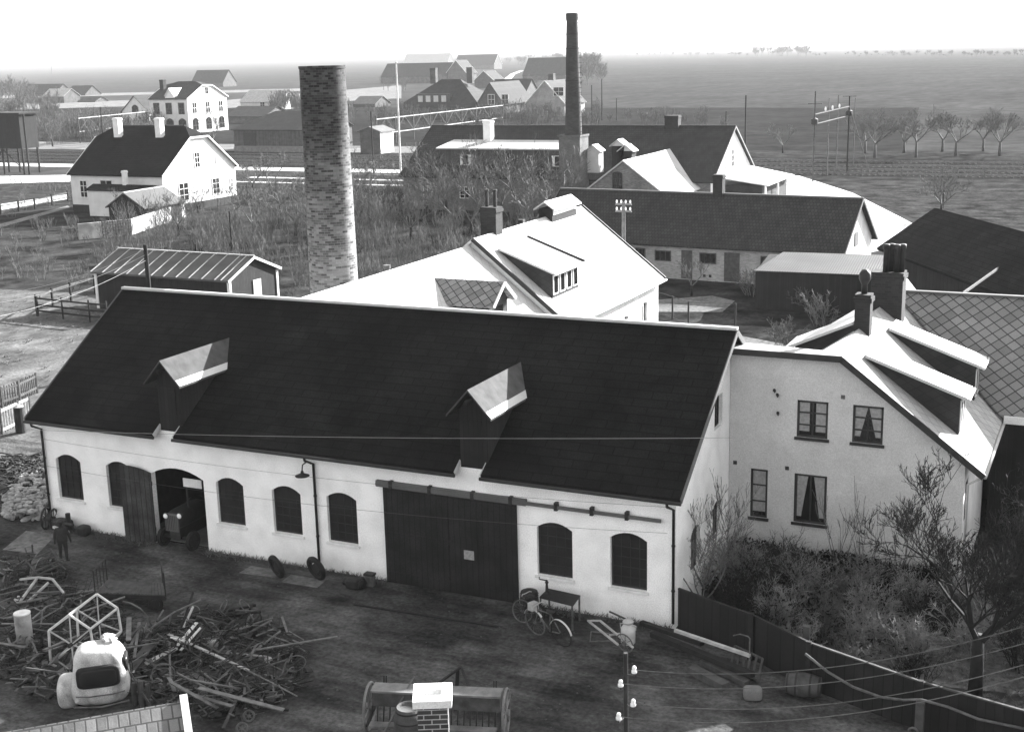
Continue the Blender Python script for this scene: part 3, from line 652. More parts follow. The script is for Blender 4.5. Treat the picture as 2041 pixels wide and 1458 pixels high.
d = MB(); d.box(xm-.31, y0+.5, 5.0, xm-.27, y1-.5, 6.0); d.build('dormer_pane', Gl, dm)
c_ = on_y(772, 545, 15.5); zt_ = zat((c_.x, 15.5), 528)
d = MB(); d.tube([(c_.x, 15.5, sA(c_.x)-.2), (c_.x, 15.5, zt_-.12)], .13, 10); d.tube([(c_.x, 15.5, zt_-.14), (c_.x, 15.5, zt_)], .17, 10); d.build('flue', MATS['iron_pale'], A)
B = thing('front_office', 'taller white roofed building section with long dormer and windows, behind the hall', 'building', (0, 0, 0))
rB, zB, eB = -16.9, 8.08, -12.25; sB = lambda x: zB-.79*abs(x-rB)
rfB = gab_b(B, rB, eB, zB, 21.2, 34.6, sB, MATS['fibre_white_b'], MATS['plaster_white'])
PB = Plane((eB, 21.2, 0), (0, 1, 0), (1, 0, 0)); wz = [on_x(x, y, eB) for x, y in ((1205, 632), (1220, 655), (1262, 597), (1276, 650))]
wB = [(wz[2].y-21.2-.05, wz[3].y-21.2+.15, 1.2, wz[2].z, .15), (5.6, 6.6, 1.2, 3.0, .15), (8.0, 8.9, 1.2, 3.0, .15), (2.4, 3.4, 1.2, 3.0, .15)]
wB[0] = (wB[0][0], wB[0][1], 1.0, 3.05, .15)
wB = [(10.6, 11.6, 1.1, 3.1, .15), (7.6, 8.6, 1.1, 2.9, .15), (5.4, 6.4, 1.1, 2.9, .15), (2.4, 3.4, 1.1, 2.9, .15)]
q = MB(); wall_mb(q, PB, 13.4, [(0, sB(eB)-.14), (99, sB(eB)-.14)], wB, .14); q.build('wall', MATS['plaster_white'], B)
for o_ in wB: window(B, PB, o_, MATS['win_white'], Gl, cols=2, rows=2, fw=.07, bar=.06)
for y in (21.2-.27, 34.6+.27): q = MB(); q.beam((rB, y, zB-.02), (eB+.32, y, sB(eB+.32)-.02), .06, .2); q.build('verge_board', MATS['trim_dark'], rfB)
gutter(B, (eB+.38, 20.9, sB(eB+.3)-.1), (eB+.38, 34.9, sB(eB+.3)-.1), MATS['zinc'])
shed_dormer(B, 1, 0, 22.0, 25.3, -16.0, 7.5, -13.05, 6.42, sB, MATS['fibre_white_b'], MATS['dormer_wall'], nwin=4)
q = MB(); q.beam((-16.1, 25.53, 7.62), (-13.0, 25.53, 6.5), .09, .1); q.build('dormer_flashing', MATS['trim_dark'], rfB)
vy0 = 29.6; vy1 = 33.2
q = MB(); zv = 8.75
q.box(rB-.38, vy0+.1, 7.6, rB+.38, vy1-.1, 8.5); vt_ = q.build('ridge_vent', MATS['board_dark'], B)
q = MB()
for s in (-1, 1): slab(q, [(rB, vy0-.1, zv+.15), (rB+s*.62, vy0-.1, zv-.26), (rB+s*.62, vy1+.1, zv-.3), (rB, vy1+.1, zv+.15)], .08)
q.build('vent_roof', MATS['zinc'], vt_)
q = MB(); q.box(rB+.39, vy0+.2, 8.15, rB+.42, vy1-.2, 8.4); q.build('vent_louvre', Wh, vt_)
cc = on_y(980, 455, 23.6); zt_ = zat((cc.x, 23.6), 412)
cb_ = chimney(B, cc.x, 23.6, 6.5, zt_, .85, .75, MATS['brick_dark'])
for dx in (-.22, .22):
    q = MB(); q.lathe([(.09, 0), (.08, .75), (.12, .76), (.12, .85)], 10, (cc.x+dx, 23.6, zt_)); q.build('chimney_pot', MATS['iron'], cb_)
cc = on_y(1037, 445, 27.0); q = MB(); q.box(cc.x-.15, 27, 7.6, cc.x+.15, 27.3, zat((cc.x, 27), 438)); q.build('flue', MATS['iron'], B)
# the great brick stack
p0 = on_y(668, 600, 13.6); top_ = on_y(648, 127, 13.6)
sk = thing('factory_chimney', 'massive round brick factory chimney rising behind the hall, cut off flat at the top', 'chimney', (p0.x, 13.6, 0))
hT = zat((top_.x, 13.6), 131)
def wpx(px, y_, yy): return px*(on_y(1000, y_, yy)-CAM).dot(VF)/FL
rb, rt = wpx(102, 600, 13.6)/2, wpx(97, 127, 13.6)/2
zb_ = p0.z; g_ = (rt-rb)/(hT-zb_)
q = MB(); prof = [(rb+g_*(z-zb_), z) for z in np.linspace(0, hT-.12, 26)]+[(rt+.03, hT-.12), (rt+.03, hT), (rt-.28, hT), (rt-.28, hT-1.5)]
q.lathe(prof, 64); q.build('shaft', MATS['brick_stack'], sk, False)
for m_ in (MATS['brick_stack'],):
    for n_ in m_.node_tree.nodes:
        if n_.type == 'MATH' and n_.operation == 'MULTIPLY' and n_.inputs[1].default_value == 1.0 and n_.inputs[0].is_linked and n_.inputs[0].links[0].from_node.type == 'MATH' and n_.inputs[0].links[0].from_node.operation == 'ARCTAN2': n_.inputs[1].default_value = rb
q = MB()
q.lathe([(rb+g_*(5-zb_)+.012, 5), (rb+g_*(5-zb_)+.012, 5.06)], 64, closed=False); q.build('iron_band', MATS['iron'], sk)
q = MB(); q.box(p0.x-1.6, 12.0, 0, p0.x+1.5, 15.2, 5.2); o = q.build('chimney_base', MATS['plaster_white'], A)
# low white roof left of the stack
q = thing('boiler_lean_to', 'low pale roofed lean-to left of the big brick chimney foot', 'building', (0, 0, 0))
l0, l1 = on_y(545, 604, 13.2), on_y(625, 575, 17)
m_ = MB(); slab(m_, [(l0.x-1.2, 11.2, 5.3), (-20.5, 11.2, 5.9), (-20.5, 17, 5.9), (l0.x-1.2, 17, 5.1)], .12); m_.build('roof', MATS['fibre_white_b'], q)
m_ = MB(); m_.box(l0.x-1.0, 11.4, 0, -20.6, 16.8, 5.0); m_.build('wall', MATS['plaster_white'], q)
# ================================================================ dark boarded shed at the left
root, PL = building('board_shed', 'black boarded shed with pale battens on its felt roof, behind the hall', 'shed', -53.15, 34.75, 11.5, 5.2, 2.62, 3.7,
    MATS['board_dark'], MATS['roof_felt'] if 'roof_felt' in MATS else mat('roof_felt', .075, .2, 1.0), ridge='a', rot=R(-1.5), over=.3, go=.2, wins={})
m_ = MB()
for x in (0, 11.5): m_.box(x-.1, -.06, 0, x+.1, .1, 2.55)
for i, x in enumerate((0, 11.5)):
    c_ = MB(); c_.box(x-.11, -.06, 0, x+.11, .12, 2.5); c_.build('corner_board', Wh, root)
c_ = MB(); c_.box(11.42, 5.08, 0, 11.58, 5.26, 2.5); c_.build('corner_board', Wh, root)
sl4 = (3.7-2.62)/2.6; rb_ = MB()
for i in range(12):
    x = -.15+i*(11.8/11) if i < 11 else 11.1
    for s in (0, 1):
        y0_, y1_ = (-.3, 2.6) if s == 0 else (5.5, 2.6)
        rb_.beam((x, y0_, 2.62-sl4*.3+.14), (x, y1_, 3.7+.14), .07, .04)
rb_.beam((-.2, 2.6, 3.87), (11.7, 2.6, 3.87), .12, .05); rb_.build('roof_battens', MATS['wood_pale'], root)['kind'] = 'stuff'
c_ = MB()
for s in (-1, 1): c_.beam((11.72, 2.6+s*2.9, 2.55), (11.72, 2.6, 3.75), .04, .16)
c_.build('verge_board', Wh, root)
c_ = MB(); c_.box(11.51, 2.5, .6, 11.56, 3.35, 2.2); c_.build('hatch', MATS['zinc'], root)
# ================================================================ white cottage with half hips
root, PL = building('white_cottage', 'white cottage with black half hipped roof and two pale chimneys, far left', 'house', -98.4, 80.9, 13.2, 13.2, 4.45, 9.3,
    MATS['plaster_cottage'] if 'plaster_cottage' in MATS else mat('plaster_cottage', .6, .1, 1.0, bump=.2), MATS['roof_tar'], hz=(8.1, 8.1), inset=(1.6, 1.6), over=.3, go=.25,
    plinth=(.9, MATS['wood_dark']), ridge_mat=MATS['trim_dark'], verge=Wh,
    wins={'r': [(5.7, 6.7, 4.7, 6.5, 0), (9.6, 10.1, 4.9, 5.7, 0), (2.6, 4.3, 1.2, 3.3, 0), (8.6, 10.0, 1.4, 3.3, 0), (12.0, 12.6, 1.4, 3.0, 0)],
          'f': [(1.3, 2.4, 1.7, 3.7, 0), (4.3, 6.1, 1.7, 3.8, 0)]})
for px in (235, 318):
    p = on_y(px, 255, 85.8); chimney(root, p.x+98.4, 4.9, 8.2, zat((p.x, 85.8), 235), .75, .75, MATS['plaster_white'])
p = on_y(275, 375, 76); building('cottage_annex', 'small flat dark roofed extension with a white chimney in front of the cottage', 'outhouse', -93.8, 78.5, 8.4, 2.35, 2.9, 3.35, MATS['plaster_cottage'], MATS['roof_tar'], over=.2, go=.2)
an = bpy.context.scene.collection.objects['cottage_annex']; chimney(an, 4.4, 1.2, 3.0, 5.0, .45, .45, MATS['plaster_white'])
g0, g1 = at(222, 433), at(282, 440); ga_, gb_ = at(252, 386, 3.3), at(335, 373, 3.3)
root, PL = building('garden_shed', 'little tarred garden shed with a grey corrugated roof before the white cottage', 'shed', -85.6, 72.5, 4.7, 6.0, 1.95, 3.35, MATS['board_dark'], MATS['corrugated_b'], ridge='b', over=.25, go=.25, ridge_mat=MATS['zinc'])
# pale garden wall with trellis
ga, gb, gc = at(158, 478), at(262, 468), at(368, 432)
w_ = thing('garden_wall', 'pale weathered garden wall with a trellis, below the white cottage', 'wall', (0, 0, 0))
m_ = MB()
for p, q_ in ((ga, gb), (gb, gc)):
    zz = 1.55; m_.beam((p.x, p.y, zz/2), (q_.x, q_.y, zz/2), .2, zz)
m_.build('wall', mat('wall_weathered', .5, .3, .6, stain=.4, bump=.3), w_)
m_ = MB(); d_ = (gb-ga).normalized(); n_ = Vector((d_.y, -d_.x, 0))*.13
for i in range(12): p = ga+(gb-ga)*(.45+.05*i)+n_; m_.beam(p+Vector((0, 0, .1)), p+Vector((0, 0, 1.7)), .05)
for z in (.3, .6, .9, 1.2, 1.5): m_.beam(ga+(gb-ga)*.45+n_+Vector((0, 0, z)), gb+n_+Vector((0, 0, z)), .05)
m_.build('trellis', MATS['wood_mid'], w_)
# ================================================================ dairy with the slim stack
root, PL = building('dairy', 'long dairy building with dark tiled roof and flat topped dormer, beyond the bare shrubs', 'building', -61.8, 93.2, 35.2, 15.6, 3.75, 8.55,
    MATS['brick_mid'], MATS['roof_tile'], over=.4, go=.35, ridge_mat=MATS['trim_dark'], verge=MATS['zinc_dull'], gable_mat=MATS['plaster_white'],
    wins={'r': [(4.6, 5.4, 4.3, 5.9, 0), (7.4, 8.6, 4.4, 6.3, 0), (10.2, 11.0, 4.3, 5.9, 0)], 'f': [(2.5, 3.6, 1.3, 2.6, 0), (7, 8.2, 1.3, 2.6, 0)]})
# boarded long dormer on its front slope
xa, xb = on_y(880, 310, 95).x+61.8, on_y(1122, 310, 95).x+61.8
m_ = MB(); m_.box(xa, 1.5, 3.9, xb, 5.6, 6.55); dmr = m_.build('dormer', MATS['board_grey'], root)
m_ = MB(); slab(m_, [(xa-.3, 1.1, 6.65), (xb+.3, 1.1, 6.65), (xb+.3, 6.2, 7.35), (xa-.3, 6.2, 7.35)], .14); m_.build('dormer_roof', MATS['zinc'], dmr)
Pd = Plane((xa, 1.5, 0), (1, 0, 0), (0, -1, 0))
for px, pc in ((928, 1), (1017, 0), (1112, 1)):
    u = on_y(px, 320, 94.7).x+61.8-xa; g_ = MB(); pbox(g_, Pd, u-.65, u+.65, 4.75, 5.9, 0, .04); f_ = g_.build('dormer_frame', MATS['win_dark'] if not pc else Wh, dmr)
    g_ = MB(); pbox(g_, Pd, u-.35, u+.35, 4.82, 5.84, .042, .05); g_.build('dormer_pane', Gl, dmr)
p = on_y(974, 270, 98); chimney(root, p.x+61.8, 4.8, 6.5, zat((p.x, 98), 240), .9, .9, MATS['plaster_white'])
p = on_y(1341, 250, 101); chimney(root, p.x+61.8, 7.8, 8, zat((p.x, 101), 230), 1.5, 1.0, MATS['brick_dark'])
# low pale lean-to at its gable
m_ = MB(); slab(m_, [(35.6, .8, 4.05), (40.6, 1.6, 3.25), (40.6, 13, 3.25), (35.6, 14, 4.05)], .12); pr = m_.build('porch_roof', MATS['zinc'], root)
m_ = MB(); m_.box(35.4, 2.2, 0, 39.9, 12.6, 3.1); m_.build('porch_wall', MATS['brick_dark'], root)
m_ = MB(); 
for x, y in ((40.3, 1.9), (40.3, 7), (36, 1.2)): m_.box(x-.08, y-.08, 0, x+.08, y+.08, 3.2)
m_.build('porch_post', Wh, root)
# front wing, gable towards us
wg = thing('dairy_wing', 'brick gabled wing in front of the dairy with one bright white roof slope', 'building', (0, 0, 0))
rW = -32.3; sW = lambda x: 6.5-.74*abs(x-rW)
gab_b(wg, rW, -27.9, 6.5, 83.6, 93.0, sW, MATS['fibre_white_b'], MATS['brick_mid'], over=.3)
m_ = MB(); slab(m_, [(rW, 93, 6.5), (-27.6, 93, sW(-27.6)), (-27.6, 93.3, sW(-27.6)), (rW, 98.2, 6.55)], .12); m_.build('roof_extension', MATS['fibre_white_b'], wg)
m_ = MB(); m_.poly([(-27.9, 83.6, 0), (-27.9, 93, 0), (-27.9, 93, 3.1), (-27.9, 83.6, 3.1)]); m_.build('side_wall', MATS['brick_mid'], wg)
Pw = Plane((rW, 83.58, 0), (1, 0, 0), (0, -1, 0)); p = on_y(1230, 360, 83.5); u = p.x-rW
window(wg, Pw, (u-.5, u+.5, p.z-.9, p.z+.7, .15), MATS['win_dark'], Gl, depth=.03, cols=2, rows=3)
# the slim stack on its square base
yS = 90.5; t0, t1 = on_y(1139, 26, yS), on_y(1143, 262, yS)
st = thing('slim_chimney', 'tall slender dark chimney on a square pale sided base in front of the dairy', 'chimney', (t1.x, yS, 0))
r0, r1 = wpx(33, 262, yS)/2, wpx(22, 26, yS)/2; zt, zb = t0.z, t1.z
q = MB(); q.lathe([(r0, zb-.3), (r0, zb), (r1, zt-.7), (r1+.06, zt-.7), (r1+.06, zt-.1), (r1, zt), (r1-.15, zt), (r1-.15, zt-1)], 32); q.build('shaft', MATS['shaft'], st)
q = MB(); bw = wpx(44, 300, yS)/2; q.box(-bw, -bw, 0, bw, bw, zb-.3); q.box(-bw-.08, -bw-.08, zb-.5, bw+.08, bw+.08, zb-.3); q.build('pedestal', mat('brick_pedestal', .12, .3, 1, pattern='brick', size=(.26, .09), c2=.08, mortar=.12), st)
q = MB()
for i in range(24): z = zb+i*(zt-zb)/24; q.tube([(r0*.9-.1, -.3, z), (r0+.12, -.1, z), (r0*.9-.1, .1, z)], .02, 4)
q.build('climbing_irons', MATS['iron'], st)['kind'] = 'stuff'
for z in (zb+5, zb+9.5, zt-3.5):
    q = MB(); rr = r0+(r1-r0)*(z-zb)/(zt-zb)+.03; q.lathe([(rr, z), (rr, z+.1)], 32, closed=False); q.build('iron_band', MATS['iron'], st)
for j, (px, py, nm) in enumerate(((1186, 300, 0), (1236, 290, 1), (1251, 300, 2))):
    p = on_y(px, py, 92.0 if j == 0 else 88.0); v_ = thing('roof_ventilator', ['narrow white louvred ventilator just right of the slim stack', 'left pale topped ventilator box on the dairy roof', 'right pale topped ventilator box on the dairy roof'][j], 'ventilator', (p.x, p.y, 0), 0, 'ventilators on the dairy roofs')
    q = MB(); w2 = .65; zz = p.z
    q.box(-w2, -w2, zz-2.2, w2, w2, zz); q.build('housing', MATS['board_dark'] if j else MATS['zinc'], v_)
    q = MB(); 
    for s in (-1, 1): slab(q, [(0, -w2-.15, zz+.65), (s*(w2+.2), -w2-.15, zz), (s*(w2+.2), w2+.15, zz), (0, w2+.15, zz+.65)], .08)
    q.prism([(-w2, -w2, zz), (w2, -w2, zz), (0, -w2, zz+.55)], (0, 2*w2, 0)); q.build('cap', MATS['zinc'], v_)
# ================================================================ long low barn
root, PL = building('long_barn', 'long low barn with pale brick front and dark roof in the middle distance', 'barn', -30.0, 58.75, 23.6, 8.0, 2.75, 5.85,
    MATS['brick_pale'], MATS['roof_tile'], rot=R(-4.8), over=.4, go=.35, gable_mat=MATS['plaster_white'], verge=MATS['zinc_dull'], ridge_mat=MATS['zinc_dull'])
def barn_u(px): p = on_y(px, 520, 57.6); return (p.x+30)/math.cos(R(4.8))
Pb = PL['f']
for px, w_, z0, z1, kind in ((1319, 1.3, 1.3, 2.1, 'w'), (1411, 1.3, 1.3, 2.1, 'w'), (1273, .8, 1.4, 2.2, 'w'), (1368, .85, .1, 2.2, 'd'), (1460, 1.15, .1, 2.2, 'd'), (1535, 1.2, 1.3, 2.1, 'w')):
    u = barn_u(px)
    if kind == 'w': window(root, Pb, (u-w_/2, u+w_/2, z0, z1, 0), MATS['wood_mid'], Gl, depth=.03, cols=3, rows=1, fw=.07)
    else: g_ = MB(); pbox(g_, Pb, u-w_/2, u+w_/2, z0, z1, 0, .05); g_.build('door', MATS['wood_mid'], root)
for px in (1404, 1416):
    u = barn_u(px); g_ = MB(); pbox(g_, Pb, u-.1, u+.1, .3, .5, 0, .03); g_.build('vent_hole', MATS['trim_dark'], root)
p = on_y(1381, 385, 61); u = barn_u(1381); chimney(root, u+.4, 4.0, 5.3, 7.4, .75, .6, MATS['brick_dark'])
q = MB(); PR_ = PL['r']; pbox(q, PR_, 3.3, 4.2, 2.6, 3.6, 0, .05); q.build('loft_hatch', MATS['zinc_dull'], root)
# corrugated lean-to shed
root = thing('corrugated_shed', 'low dark shed with a pale ribbed iron roof, in the courtyard by the barn', 'shed', (-10.3, 48.4, 0), R(2))
q = MB(); q.prism([(0, 0, 0), (0, 0, 2.45), (0, 4.1, 3.0), (0, 4.1, 0)], (12, 0, 0)); q.build('wall', MATS['board_dark'], root)
q = MB(); slab(q, [(-.1, -.15, 2.55), (12, -.15, 2.6), (12, 4.3, 3.2), (.9, 4.3, 3.15)], .05); q.build('roof', mat('roof_ribbed', .055, .2, .6, pattern='wave', proj='roofa', size=(.16, .1), bump=.5, rough=.6), root)
# black barn at the right edge
bb = thing('black_barn', 'black roofed barn in front of the white gravel apron, at the right edge', 'barn', (0, 0, 0))
Rg1, Rg2 = at(1863, 414, 6.6), at(2024, 457, 6.6); dd = (Rg2-Rg1).normalized(); Rg3 = Rg1+dd*22
lw = at(1748, 493, 4.3); lo_ = lw+dd*20
q = MB(); slab(q, [Rg1, Rg3, lo_+Vector((0, 0, 0)), lw], .15)
rw = Rg1+(Rg1-lw)*1.0; rw.z = 4.3; slab(q, [Rg1, rw, rw+dd*22, Rg3], .15); q.build('roof', MATS['roof_tar'], bb)
q = MB(); a_ = [Vector((p.x, p.y, 0)) for p in (lw, lo_, Rg3, Rg1)]; 
i_ = (Rg1-lw).normalized()*.4; L0 = lw+i_+dd*.3; L1 = lo_+i_; q.poly([(L0.x, L0.y, 0), (L1.x, L1.y, 0), (L1.x, L1.y, 4.2), (L0.x, L0.y, 4.2)])
G0 = rw-i_*2+dd*.3; q.poly([(L0.x, L0.y, 0), (G0.x, G0.y, 0), (G0.x, G0.y, 4.3), (Rg1+dd*.3)-Vector((0, 0, .2)), (L0.x, L0.y, 4.3)]); q.build('wall', MATS['board_dark'], bb)
q = MB(); q.beam(at(1920, 584, 5.6), at(2035, 502, 4.6), .07, .12); q.build('verge_board', MATS['wood_mid'], bb)
# ================================================================ far houses
def far(name, label, cat, pxl, pxr, pyb, W, pye, pyr, mw, mr, d=0.0, rot=0.0, **kw):
    "front base line seen from pxl to pxr at row pyb, eaves at row pye, ridge at row pyr"
    a, b = at(pxl, pyb), at(pxr, pyb); b = on_y(pxr, pyb, a.y); L = b.x-a.x
    ez = zat((a.x, a.y), pye); rz = zat((a.x+L/2, a.y+W/2), pyr)
    hzf = kw.pop('hzf', None)
    if hzf is not None: kw['hz'] = tuple(None if f is None else ez+(rz-ez)*f for f in hzf)
    return building(name, label, cat, a.x, a.y, L, W, ez, max(rz, ez+.6), mw, mr, rot=rot, over=.4, go=.3, wstyle=dict(depth=.02, cols=2, rows=2, fw=.12, bar=.08), **kw), a, L, ez, rz
(fr, PL), a, L, ez, rz = far('station_building', 'large white two storey station building with arched ground floor and half hipped roof', 'building', 304, 378, 266, 15, 197, 163,
    MATS['plaster_cottage'], MATS['roof_far'], hzf=(.75, .75), inset=(3, 3), verge=Wh)
W_ = 15
for s, Ls in (('f', L), ('r', W_)):
    k_ = 3
    for i in range(k_):
        u = Ls*(i+.5)/k_
        window(fr, PL[s], (u-.9, u+.9, ez*.55, ez*.88, 0), Wh if s == 'r' else MATS['wood_mid'], Gl, depth=.02, cols=2, rows=2, fw=.15, bar=.1)
        window(fr, PL[s], (u-1.1, u+1.1, .6, ez*.36, .6), MATS['wood_mid'], Gl, depth=.02, cols=2, rows=2, fw=.15, bar=.1)
window(fr, PL['r'], (W_/2-.7, W_/2+.7, ez*1.08, ez*1.3, 0), Wh, Gl, depth=.02, cols=2, rows=2, fw=.12)
chimney(fr, 1.0, 4, ez, zat((a.x+1, a.y+4), 159), 1.1, 1.1, MATS['brick_dark'])
m_ = MB(); slab(m_, [(L*.42, -.3, ez+.6), (L*.55, -.3, ez+2.4), (L*.55, 5, ez+2.4), (L*.42, 3, ez+.6)], .12); slab(m_, [(L*.68, -.3, ez+.6), (L*.55, -.3, ez+2.4), (L*.55, 5, ez+2.4), (L*.68, 3, ez+.6)], .12)
m_.poly([(L*.42, 0, ez), (L*.68, 0, ez), (L*.68, 0, ez+.6), (L*.55, 0, ez+2.3), (L*.42, 0, ez+.6)]); m_.build('dormer', MATS['plaster_white'], fr)
(fw_, PLw), a2, L2, ez2, rz2 = far('station_wing', 'low white wing with rounded gable window, left of the station building', 'building', 247, 300, 262, 12, 222, 190, MATS['plaster_cottage'], MATS['roof_far'], ridge='b')
window(fw_, PLw['f'], (L2/2-1, L2/2+1, ez2*.9, ez2*1.2, .6), MATS['wood_mid'], Gl, depth=.02, cols=2, rows=2)
far('goods_shed', 'dark hipped goods shed beside the tracks, left of the big brick chimney', 'shed', 468, 622, 301, 14, 258, 222, MATS['board_grey'], MATS['roof_far'], hzf=(0, None), inset=(5, 0))
gs = sc.collection.objects['goods_shed']; m_ = MB(); m_.box(1.5, -2.2, 0, 20, -.02, 1.0); m_.build('loading_platform', MATS['concrete'], gs); m_ = MB(); m_.box(2.2, -.1, 1.0, 5, 0.02, 3.4); m_.build('door', MATS['trim_dark'], gs)
far('dark_gabled_house', 'dark slab sided house far off above the station building', 'house', 382, 445, 174, 14, 165, 140, MATS['brick_far'], MATS['roof_far'])
far('pale_long_house', 'long pale roofed house with a small chimney, right of the station', 'house', 480, 558, 219, 12, 203, 180, MATS['plaster_grey'], MATS['fibre_a'], wins={'f': [(8, 10, 1, 2.6, 0), (12, 14, 1, 2.6, 0), (16, 18, 1, 2.6, 0)]})
far('low_dark_barn', 'low dark roofed barn directly behind the goods shed', 'barn', 452, 528, 246, 12, 232, 212, MATS['brick_far'], MATS['roof_far'])
far('pale_roofed_cottage', 'small cottage with a pale roof among trees at the far left', 'house', 86, 128, 206, 10, 192, 177, MATS['brick_far'], MATS['fibre_a'])
far('dark_farmhouse', 'long dark roofed farmhouse behind the pale roofed cottage, far left', 'house', 40, 112, 192, 12, 186, 168, MATS['brick_far'], MATS['roof_far'])
far('dark_square_barn', 'square dark barn standing alone, second from the left edge', 'barn', 131, 170, 191, 12, 188, 171, MATS['board_grey'], MATS['roof_far'])
far('low_shelter', 'very low dark shelter beside the pale far road', 'shed', 152, 190, 204, 8, 202, 193, MATS['board_grey'], MATS['roof_far'])
# village
(vh, PLv), a, L, ez, rz = far('village_inn', 'large village house with a steep hipped roof, dormer windows and two chimneys', 'house', 797, 953, 236, 16, 212, 159, MATS['brick_far'], MATS['roof_far'], hzf=(.02, .02), inset=(9, 9))
for f_ in (.28, .75): chimney(vh, L*f_+ (0), 8, rz-1, rz+3.2, 1.7, 1.3, MATS['brick_far'])
m_ = MB(); m_.box(L*.2, 1.2, ez, L*.62, 4, ez+3.2); dmr = m_.build('dormer', MATS['wood_mid'], vh)
for i in range(4):
    g_ = MB(); u = L*(.25+i*.1); g_.box(u-.7, 1.12, ez+.8, u+.7, 1.19, ez+2.7); g_.build('dormer_pane', MATS['zinc'], dmr)
far('gabled_inn_annex', 'grey gabled annex joined to the large village house', 'house', 953, 1004, 236, 18, 205, 163, MATS['brick_far'], MATS['roof_far'], ridge='b', wins={'f': [(3, 5, 3.5, 6.2, 0), (7, 9, 3.5, 6.2, 0)]})
(gh, PLg), a, L, ez, rz = far('gabled_village_house', 'pale gabled village house with white verges and one chimney, beside the slim stack', 'house', 1049, 1126, 232, 14, 206, 160, MATS['brick_pale'], MATS['roof_far'], ridge='b', verge=Wh, wins={'f': [(5, 7, 1.2, 3, 0), (12, 14, 1.2, 3, 0), (8, 11, 5.2, 7.6, 0)]})
chimney(gh, L*.45, 6, rz-1, rz+1.8, 1.5, 1.5, MATS['brick_far'])
far('white_lean_to', 'small outbuilding with a flat white roof left of the gabled village house', 'shed', 1005, 1047, 228, 8, 209, 202, MATS['brick_far'], MATS['zinc'])
far('dark_roofed_farm', 'farm building with broad dark roof behind the village road bend', 'house', 970, 1042, 203, 16, 197, 158, MATS['brick_far'], MATS['roof_far'])
far('small_gabled_house', 'small gabled house with chimney between the inn and the road', 'house', 946, 984, 176, 12, 160, 141, MATS['brick_far'], MATS['roof_far'], ridge='b', verge=Wh)
far('village_farmhouse', 'farmhouse gable with white verges behind the large village house', 'house', 890, 930, 165, 14, 146, 120, MATS['brick_far'], MATS['roof_far'], ridge='b', verge=Wh)
far('long_village_barn', 'long grey barn far behind the large village house', 'barn', 760, 890, 167, 18, 153, 126, MATS['brick_far'], MATS['roof_far'])
far('pale_roofed_barn', 'long barn with pale roof at the edge of the fields above the village', 'barn', 805, 893, 133, 20, 126, 107, MATS['brick_far'], MATS['fibre_a'])
far('village_school', 'long far off house with a white edged gable near the horizon', 'house', 906, 985, 140, 20, 130, 109, MATS['brick_far'], MATS['roof_far'], verge=Wh)
far('dark_village_barn', 'wide dark barn right of the village road, below the trees', 'barn', 1042, 1127, 160, 20, 150, 115, MATS['brick_far'], MATS['roof_far'])
(hu, PLh), a, L, ez, rz = far('signal_hut', 'small square railway hut with one bright white side, by the tracks', 'hut', 719, 759, 306, 4.5, 262, 252, MATS['brick_far'], MATS['zinc_dull'], ridge='b', gable_mat=MATS['brick_far'])
m_ = MB(); m_.box(L+.01, 0, 0, L+.06, 4.5, ez); m_.build('side_wall', MATS['plaster_white'], hu)
far('low_plank_shed', 'low pale roofed shed in the fields right of the big brick chimney', 'shed', 704, 748, 214, 10, 207, 192, MATS['wood_mid'], MATS['zinc_dull'])
# ================================================================ bare vegetation
def grow(mb, p, d, ln, r, lev, rng, spread=.6, up=.15, kids=3, nseg=3, wob=.16, shrink=.68, minr=.008, sides=4):
    pts = [Vector(p)]; rs = [r]; d = Vector(d).normalized(); q = Vector(p)
    for i in range(nseg):
        d = (d+Vector((rng.uniform(-wob, wob), rng.uniform(-wob, wob), rng.uniform(-wob, wob)+up*.3))).normalized()
        q = q+d*ln/nseg; pts.append(q.copy()); rs.append(max(minr, r*(1-.45*(i+1)/nseg)))
    mb.tube(pts, rs, sides if lev > 1 else 3, False)
    if lev <= 0: return
    for k in range(kids+(rng.random() < .4)):
        t = rng.uniform(.35, 1.0) if k else 1.0
        i = min(nseg, max(1, int(round(t*nseg)))); a = Vector((rng.gauss(0, 1), rng.gauss(0, 1), rng.gauss(0, .6))).normalized()
        nd = (d+a*spread+Vector((0, 0, up))).normalized()
        grow(mb, pts[i], nd, ln*shrink*rng.uniform(.75, 1.15), max(minr, rs[i]*.62), lev-1, rng, spread, up, kids, max(2, nseg-1), wob, shrink, minr, sides)
def bare_tree(name, label, loc, h, seed, group=None, trunk=.3, lev=4, spread=.65, up=.2, r=.13, m='bark', mc='twig', kids=3, minr=.014, cat='tree', lean=0, wob=.16):
    rng = random.Random(seed); t = thing(name, label, cat, loc, rng.uniform(0, 6), group)
    tk, cr = MB(), MB(); th = h*trunk; d = Vector((lean, lean*.4, 1)).normalized(); top = d*th
    tk.tube([(0, 0, -.1), d*th*.5+Vector((rng.uniform(-.05, .05), 0, 0)), top], [r*1.25, r, r*.85], 8)
    n = rng.randint(3, 4)
    for k in range(n):
        a = 2*math.pi*(k+rng.random()*.5)/n; nd = Vector((math.cos(a)*spread, math.sin(a)*spread, .75))
        grow(cr, top*(.85+.15*rng.random()), nd, h*.34, r*.6, lev, rng, spread, up, kids, 3, wob, .66, minr)
    tk.build('trunk', MATS[m], t, True); cr.build('crown', MATS[mc], t); return t
